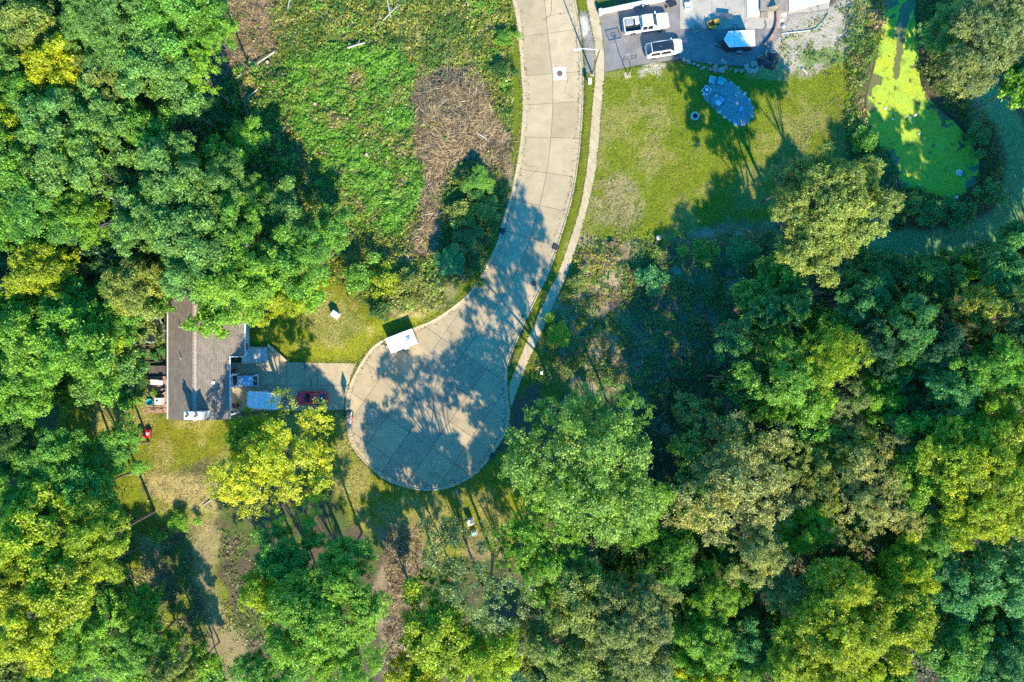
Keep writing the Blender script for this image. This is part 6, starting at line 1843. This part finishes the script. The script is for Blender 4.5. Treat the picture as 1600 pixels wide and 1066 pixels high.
MB().lathe([(.77, 0), (.77, .035), (.02, .04)], 24).build('ash_bed', mat('ash', (.25, .25, .26), .9, .3), fm)
fb_ = thing('folding_board', 'pale folded board lying over the round paved ring', 'board', (*W(1125, 158, .2)[:2], .11), R(48))
MB().box(-.62, -.02, -.36, .36, .06, .10, .01).build('panel', M_PALEBLUE, fb_)
MB().box(.02, .62, -.36, .36, .06, .10, .01).build('panel', mat('slate_blue', (.25, .32, .38), .6), fb_)
for xx in (-.5, .5):
    MB().box(xx - .04, xx + .04, -.34, .34, 0, .058).build('batten', M_WOODG, fb_)
wc = MB().lathe([(.10, 0), (.12, .02), (.12, .30), (.09, .36), (.04, .38), (.04, .44), (.02, .45)], 14).build('gas_bottle', M_WHITE, None, (*W(1118.5, 150.5, .2)[:2], .12), smooth=40)
tag(wc, 'small white bottle at the edge of the round paved ring', 'bottle')
fo = MB().loft([[(x, .2 * math.cos(a), .22 + .2 * math.sin(a)) for a in np.linspace(0, 2 * math.pi, 13)[:-1]] for x in (-.36, -.34, .34, .36)]).build('bolster', mat('sky_plastic', (.08, .35, .60), .5), None, (*W(1157.5, 171, .2)[:2], .02), (0, 0, R(60)), smooth=40)
tag(fo, 'blue cylindrical bolster lying on the gravel patio', 'bolster')
bk = thing('bucket', 'small pale blue bucket on the gravel patio', 'bucket', (*W(1151, 148, .2)[:2], .03))
MB().lathe([(.15, 0), (.22, .3), (.24, .32), (.2, .32), (.14, .04)], 16).build('pail', M_PALEBLUE, bk)
MB().tube([(.22, 0, .31), (.15, 0, .45), (-.15, 0, .45), (-.22, 0, .31)], .01, 5).build('handle', M_CHROME, bk)
# fire ring on the lawn
fr_ = thing('fire_ring', 'round stone fire ring on the lawn left of the patio', 'fire ring', G(1085.5, 182))
for k in range(12):
    a0, a1 = 2 * math.pi * k / 12 + .03, 2 * math.pi * (k + 1) / 12 - .03
    MB().prism([(.55 * math.cos(a0), .55 * math.sin(a0)), (.55 * math.cos(a1), .55 * math.sin(a1)), (.36 * math.cos(a1), .36 * math.sin(a1)), (.36 * math.cos(a0), .36 * math.sin(a0))], -.05, .26).build('stone_block', mat('pale_stone', (.55, .49, .42)), fr_)
MB().lathe([(.355, -.02), (.355, .06), (.02, .08)], 18).build('ash_bed', M_BLACK, fr_)

# ------------------------------------------------------------------ street furniture
lp = thing('street_lamp', 'tall street lamp with long arm between the street and the pavement', 'street lamp', G(925.3, 116))
MB().lathe([(.17, 0), (.17, .25), (.11, .3), (.095, 4.0), (.07, 8.2), (.02, 8.22)], 12).build('pole', mat('bronze_pole', (.10, .075, .055), .5, .1), lp, smooth=40)
MB().box(-.22, .22, -.22, .22, -.05, .08, .02).build('base_plate', M_PALEWALL, lp)
MB().tube([(0, 0, 8.1), (-.6, .05, 8.35), (-1.8, .1, 8.42), (-2.45, .12, 8.42)], [.045, .04, .035, .03], 8).build('arm', M_WMET, lp)
hd = MB().loft([[(x, -w, 8.40), (x, w, 8.40), (x, w * .7, 8.40 + h), (x, -w * .7, 8.40 + h)] for x, w, h in ((-2.3, .08, .08), (-2.55, .15, .15), (-2.95, .16, .14), (-3.1, .08, .06))]).build('lamp_head', M_WMET, lp)
MB().lathe([(.06, 0), (.06, .1), (.02, .12)], 10, (-2.7, 0, 8.53)).build('photocell', M_BLACK, hd)
ub = thing('letter_box', 'white letter box on a post beside the pavement below the street lamp', 'letter box', G(920, 132))
MB().box(-.08, .08, -.08, .08, -.05, 1.02, .01).build('post', M_WOODG, ub)
MB().loft([[(.24 * math.cos(a) * (1 if True else 1), y_, 1.22 + .22 * math.sin(a)) for a in (math.pi, math.pi * 1.25, math.pi * 1.5, math.pi * 1.75, 0, .5, 1.0, 1.57, 2.1, 2.6)] for y_ in (-.36, .36)]).build('box', M_WHITE, ub)
MB().box(.25, .27, -.12, .02, 1.28, 1.42).build('flag', M_REDLAMP, ub)
def hoop(label, loc, rz, base, m_pole, m_board, board_up, rim_m, out=1.05):
    h = thing('basketball_hoop', label, 'basketball hoop', loc, rz)
    if base == 'pad':
        MB().box(-.42, .42, -.42, .42, -.1, .05, .03).build('base', M_KERB, h)
    else:
        MB().loft([[(x, -w, 0), (x, w, 0), (x, w * .8, z), (x, -w * .8, z)] for x, w, z in ((-.95, .36, .16), (-.6, .44, .26), (.1, .44, .22), (.25, .36, .12))]).build('base', M_BLACK, h)
        MB().tube([(-.85, 0, .2), (0, 0, 1.1)], .03, 6).build('brace', M_GALV, h)
    MB().tube([(0, 0, 0), (0, 0, 2.6)], .06, 8).build('pole', m_pole, h)
    for z in (2.55, 2.25):
        MB().tube([(0, 0, z), (out - .06, 0, z + .55)], .028, 6).build('arm', m_pole, h)
    bd = MB()
    for a, b, c_, d2 in ((-.85, .85, 2.86, 2.93), (-.85, .85, 3.86, 3.93), (-.85, -.78, 2.935, 3.855), (.78, .85, 2.935, 3.855)):
        bd.box(out - .025, out + .025, a, b, c_, d2)
    b_ = bd.build('backboard_frame', M_BLACK, h)
    MB().box(out - .01, out + .01, -.78, .78, 2.93, 3.86).build('backboard', m_board, b_)
    sq_ = MB()
    for a, b, c_, d2 in ((-.3, .3, 3.10, 3.14), (-.3, .3, 3.50, 3.54), (-.3, -.26, 3.145, 3.495), (.26, .3, 3.145, 3.495)):
        sq_.box(out + .012, out + .02, a, b, c_, d2)
    sq_.build('target_square', M_BLACK, b_)
    rm = MB().tube([(out + .42 + .23 * math.cos(a), .23 * math.sin(a), 3.05) for a in np.linspace(0, 2 * math.pi, 21)], .022, 6, False).build('rim', rim_m, h)
    MB().box(out, out + .2, -.06, .06, 3.0, 3.06).build('bracket', rim_m, h)
    net = MB()
    for k in range(10):
        a = 2 * math.pi * k / 10
        net.tube([(out + .42 + .22 * math.cos(a), .22 * math.sin(a), 3.04), (out + .42 + .15 * math.cos(a + .4), .15 * math.sin(a + .4), 2.62)], .008, 4)
    net.build('net', M_WMET, rm)
    return h
m_clear, nt = nodes_of('clear_acrylic')
o_ = mk(nt, 'ShaderNodeOutputMaterial'); tr1 = mk(nt, 'ShaderNodeBsdfTransparent'); gl1 = mk(nt, 'ShaderNodeBsdfGlossy'); mx1 = mk(nt, 'ShaderNodeMixShader')
gl1.inputs['Roughness'].default_value = .05; mx1.inputs[0].default_value = .08
nt.links.new(tr1.outputs[0], mx1.inputs[1]); nt.links.new(gl1.outputs[0], mx1.inputs[2]); nt.links.new(mx1.outputs[0], o_.inputs['Surface'])
hoop('basketball hoop with clear backboard on a concrete pad at the lawn edge of the asphalt', G(980.5, 117.5), R(102), 'pad', M_BLACK, m_clear, 1, M_WMET)
hoop('portable basketball hoop with red rim at the mouth of the house driveway', (*W(549, 648, 0)[:2], ROAD_Z + .01), R(-8), 'portable', M_GALV, M_WMET, 1, mat('red_rim', (.6, .06, .06), .4), .62)
def utility_box(label, loc, rz, sx, sy, h, m, m2=None):
    u = thing('utility_box', label, 'utility box', loc, rz)
    MB().box(-sx / 2 - .12, sx / 2 + .12, -sy / 2 - .12, sy / 2 + .12, -.15, .06, .02).build('plinth', M_KERB, u)
    MB().box(-sx / 2, sx / 2, -sy / 2, sy / 2, .06, h, .03).build('cabinet', m, u)
    MB().box(-sx / 2 - .03, sx / 2 + .03, -sy / 2 - .03, sy / 2 + .03, h, h + .05, .02).build('lid', m2 or m, u)
    MB().box(-.06, .06, -sy / 2 - .03, -sy / 2 + .0, h * .5, h * .6, .008).build('latch', M_BLACK, u)
    return u
utility_box('pale grey utility box alone on the front lawn', G(525, 491.5), R(-35), .85, .75, .95, M_UTIL)
utility_box('pale grey utility box on the grass south of the turning circle, upper of two', G(735.5, 814), R(15), .75, .70, 1.1, M_UTIL)
utility_box('teal-grey utility box on the grass south of the turning circle, lower of two', G(741, 832), R(15), .62, .36, .9, mat('teal_grey_metal', (.33, .48, .45), .5))
# leaning pole with blue marker
b0 = Vector(G(712.5, 765)); t0_ = Vector(W(721, 790, 8.5))
po = thing('utility_pole', 'leaning grey pole with a blue marker at the south kerb', 'pole', b0)
MB().tube([(0, 0, -.3), (t0_ - b0) * .5, t0_ - b0], [.12, .10, .085], 9).build('shaft', M_WOODG, po)
MB().lathe([(.10, -.01), (.10, .05), (.02, .08)], 9, tuple(t0_ - b0)).build('cap', M_BLACK, po)
MB().box(-.16, .16, -.02, .02, .8, 1.25, .008).build('marker_plate', M_BLUEP, po, (-.1, -.12, 0), (0, 0, .5))
# small white marker near the pavement end, hydrant-like stumps on the lawn edge
mk_ = thing('marker_post', 'small white marker box in the shade beside the pavement end', 'marker', G(846, 582.5))
MB().box(-.05, .05, -.05, .05, -.1, .45, .01).build('post', M_WOODG, mk_)
MB().box(-.16, .16, -.2, .2, .45, .62, .02).build('box', M_WHITE, mk_)
for px, py, m, lab in ((955.5, 381.5, M_BROWNC, 'reddish tree stump in the shade at the south-west lawn corner'), (1028, 372.5, mat('pale_cut', (.5, .40, .32), .8, .2), 'pale cut stump with dark shadow at the south edge of the lawn')):
    s_ = thing('tree_stump', lab, 'stump', G(px, py))
    MB().lathe([(.46, -.1), (.40, .1), (.36, .55), (.34, .58)], 12).build('bark', M_BARK, s_)
    MB().lathe([(.32, .575), (.31, .60), (.02, .605)], 12).build('cut_face', m, s_)
# manholes and drain inlets
def manhole(label, px, py, frame):
    m = thing('manhole', label, 'manhole', (*W(px, py, ROAD_Z)[:2], ROAD_Z + .004))
    if frame:
        MB().box(-.85, .85, -.85, .85, -.03, .004, .003).build('frame_slab', mat('fresh_concrete', (.50, .44, .35), .85, .06, fine=(9, .06)), m, (0, 0, 0), (0, 0, .05))
    MB().lathe([(.36, -.03), (.36, .012), (.30, .014), (.30, .010), (.02, .012)], 20).build('cover', M_BROWNC, m)
    rg = MB()
    for k in range(5):
        rg.box(-.25, .25, -.22 + k * .11 - .02, -.22 + k * .11 + .02, .008, .018)
    rg.build('tread', M_BROWNC, m)
manhole('rusty manhole cover in a pale square patch on the street', 874.5, 115, True)
manhole('small dark manhole cover in the dappled shade of the street bend', 834, 443, False)
def inlet(label, px, py, rz):
    i_ = thing('drain_inlet', label, 'drain', (*W(px, py, 0)[:2], .062), rz)
    MB().box(-.38, .38, -.36, .36, -.06, .012, .01).build('grate_frame', M_BLACK, i_)
    for k in range(5):
        MB().box(-.32, .32, -.30 + k * .13, -.24 + k * .13, .013, .03).build('grate_bar', mat('dark_iron', (.05, .045, .04), .6), i_)
inlet('black drain inlet in the east kerb of the street bend', 868, 386, R(-20))
inlet('black drain inlet in the west kerb of the street bend', 784.5, 361, R(-18))
inlet('dark drain inlet in the south-east kerb of the turning circle', 769.5, 712.5, R(45))

# ------------------------------------------------------------------ small things
gen = thing('gas_can', 'red fuel can against the house wall at the top of the driveway', 'fuel can', (*W(366, 579, .4)[:2], .03))
MB().box(-.24, .24, -.2, .2, 0, .42, .05).build('can_body', M_RED, gen)
MB().tube([(-.12, 0, .42), (-.12, 0, .5), (.1, 0, .5), (.1, 0, .42)], .025, 6).build('handle', M_BLACK, gen)
MB().lathe([(.05, .4), (.05, .5), (.02, .52)], 8, (.17, .1, 0)).build('cap', M_BLACK, gen)
bn = thing('wheelie_bin', 'dark wheelie bin at the south corner of the garage', 'bin', (*W(366.5, 634, .9)[:2], .03), R(90))
MB().loft([[(-w, -w, z), (w, -w, z), (w, w, z), (-w, w, z)] for w, z in ((.22, .06), (.29, .95))]).build('bin_body', M_BLACK, bn)
MB().box(-.31, .31, -.31, .33, .95, 1.02, .03).build('lid', M_BLACK, bn)
for s_ in (-1, 1):
    wheel(bn, -.2, s_ * .26, .1, .05)
gb = thing('garden_rake', 'pale long-handled rake leaning by the garage', 'rake', (*W(375, 622, .1)[:2], .035), R(-55))
MB().tube([(-.9, 0, .02), (.8, 0, .5)], .018, 6).build('handle', M_TAN, gb)
MB().box(-1.0, -.92, -.22, .22, 0, .05).build('head', M_GALV, gb)
# white birds' raft on the pond, floating debris
fl = thing('pond_float', 'white floating ring on the shaded end of the pond', 'float', (*W(1498, 270.5, WZ)[:2], WZ + .01))
MB().tube([(.32 * math.cos(a), .32 * math.sin(a), .07) for a in np.linspace(0, 2 * math.pi, 17)], .09, 7, False).build('ring', M_WHITE, fl)
MB().lathe([(.2, .04), (.2, .16), (.06, .3), (.02, .31)], 10).build('cap', M_PALEBLUE, fl)
for k, (px, py) in enumerate(((1416, 182), (1423, 184), (1430, 180), (1428, 191), (1436, 209), (1383, 170), (1392, 177), (1395, 187), (1495, 309), (1436, 289))):
    s_ = .09 + .05 * (k % 3)
    o = MB().lathe([(.02, 0), (s_, .02), (s_ * 1.05, .07), (s_ * .6, .11), (.02, .12)], 9).build('float_scrap', M_WHITE, None, (*W(px, py, WZ)[:2], WZ + .008), (0, 0, k))
    tag(o, 'small white scrap floating on the duckweed', 'scrap', 'white scraps on the pond')
# logs and cut branches
def log(label, p0, p1, r, m=M_DEAD, up=.0, twig=True, name='log'):
    a, b = Vector(G(*p0, r + up)), Vector(G(*p1, r + up))
    l = thing(name, label, name.replace('_', ' '), a)
    mid = (b - a) * .5 + Vector((0, 0, .04))
    MB().tube([(0, 0, 0), mid, b - a], [r, r * .9, r * .7], 8).build('stem', m, l)
    if twig:
        n = (b - a).normalized(); s_ = Vector((-n.y, n.x, 0))
        MB().tube([(b - a) * .6, (b - a) * .75 + s_ * .5 + Vector((0, 0, .15))], [r * .45, r * .2], 6).build('branch_stub', m, l)
    return l
log('long pale log on the right side of the lower cleared strip', (657, 351), (650, 382), .10)
log('forked pale branch at the left edge of the lower cleared strip', (645, 343), (625, 367), .09)
log('thin curved branch inside the lower cleared strip', (634, 360), (640, 376), .06)
log('dark log lying in the upper cleared patch', (698, 156), (678, 174), .12)
log('grey log at the right side of the upper cleared patch', (738, 204), (764, 220), .11)
log('pale log in the weeds at the top of the hillside', (545, 78), (572, 70), .13, up=.55)
log('upright pale snag fallen at the top edge of the weeds', (605, -4), (612, 32), .10, up=.7)
log('slanting pale branch beside the fallen snag', (600, 36), (622, 14), .07, up=.7)
log('long pale log at the edge of the shaded clearing', (431, 84), (390, 112), .11, up=.5)
log('short bright log at the bare earth strip', (383, 115), (368, 125), .16, up=.2)
log('thin grey log in the shaded clearing below the bare earth', (405, 142), (380, 162), .09, up=.5)
log('thin grey log parallel to it in the shaded clearing', (396, 114), (384, 122), .07, up=.4)
log('fallen branch at the lower edge of the hay patch', (336, 777), (317, 790), .08)
log('pale sawn log lying on the grass east of the sandy slope', (1253, 108), (1261, 116), .14, twig=False)
log('dark branch lying at the bottom of the tan path', (332, 1025), (341, 1055), .08, M_BARK)
log('grey branch on the weeds beside the street verge', (455, 2), (452, 18), .08, up=.6)
for k, (px, py, lab) in enumerate([(494, 165, 'pale cut stump in the upper ground cover'), (574, 244, 'pale cut stump in the lower ground cover'), (420, 100, 'cut stump at the edge of the bare earth')]):
    s_ = thing('tree_stump', lab, 'stump', G(px, py))
    MB().lathe([(.33, -.1), (.28, .2), (.25, .60), (.235, .63)], 12).build('bark', M_BARK, s_)
    MB().lathe([(.225, .62), (.22, .645), (.02, .65)], 12).build('cut_face', M_TAN, s_)
# wooden stake by the dull olive tree
sk = thing('wooden_stake', 'thin wooden stake standing in the grass south of the turning circle', 'stake', G(681, 803))
MB().tube([(0, 0, -.2), (.05, 0, 1.5)], [.04, .03], 6).build('shaft', M_WOODG, sk)
MB().box(-.02, .10, -.015, .015, 1.2, 1.4).build('tag_plate', M_WHITE, sk)
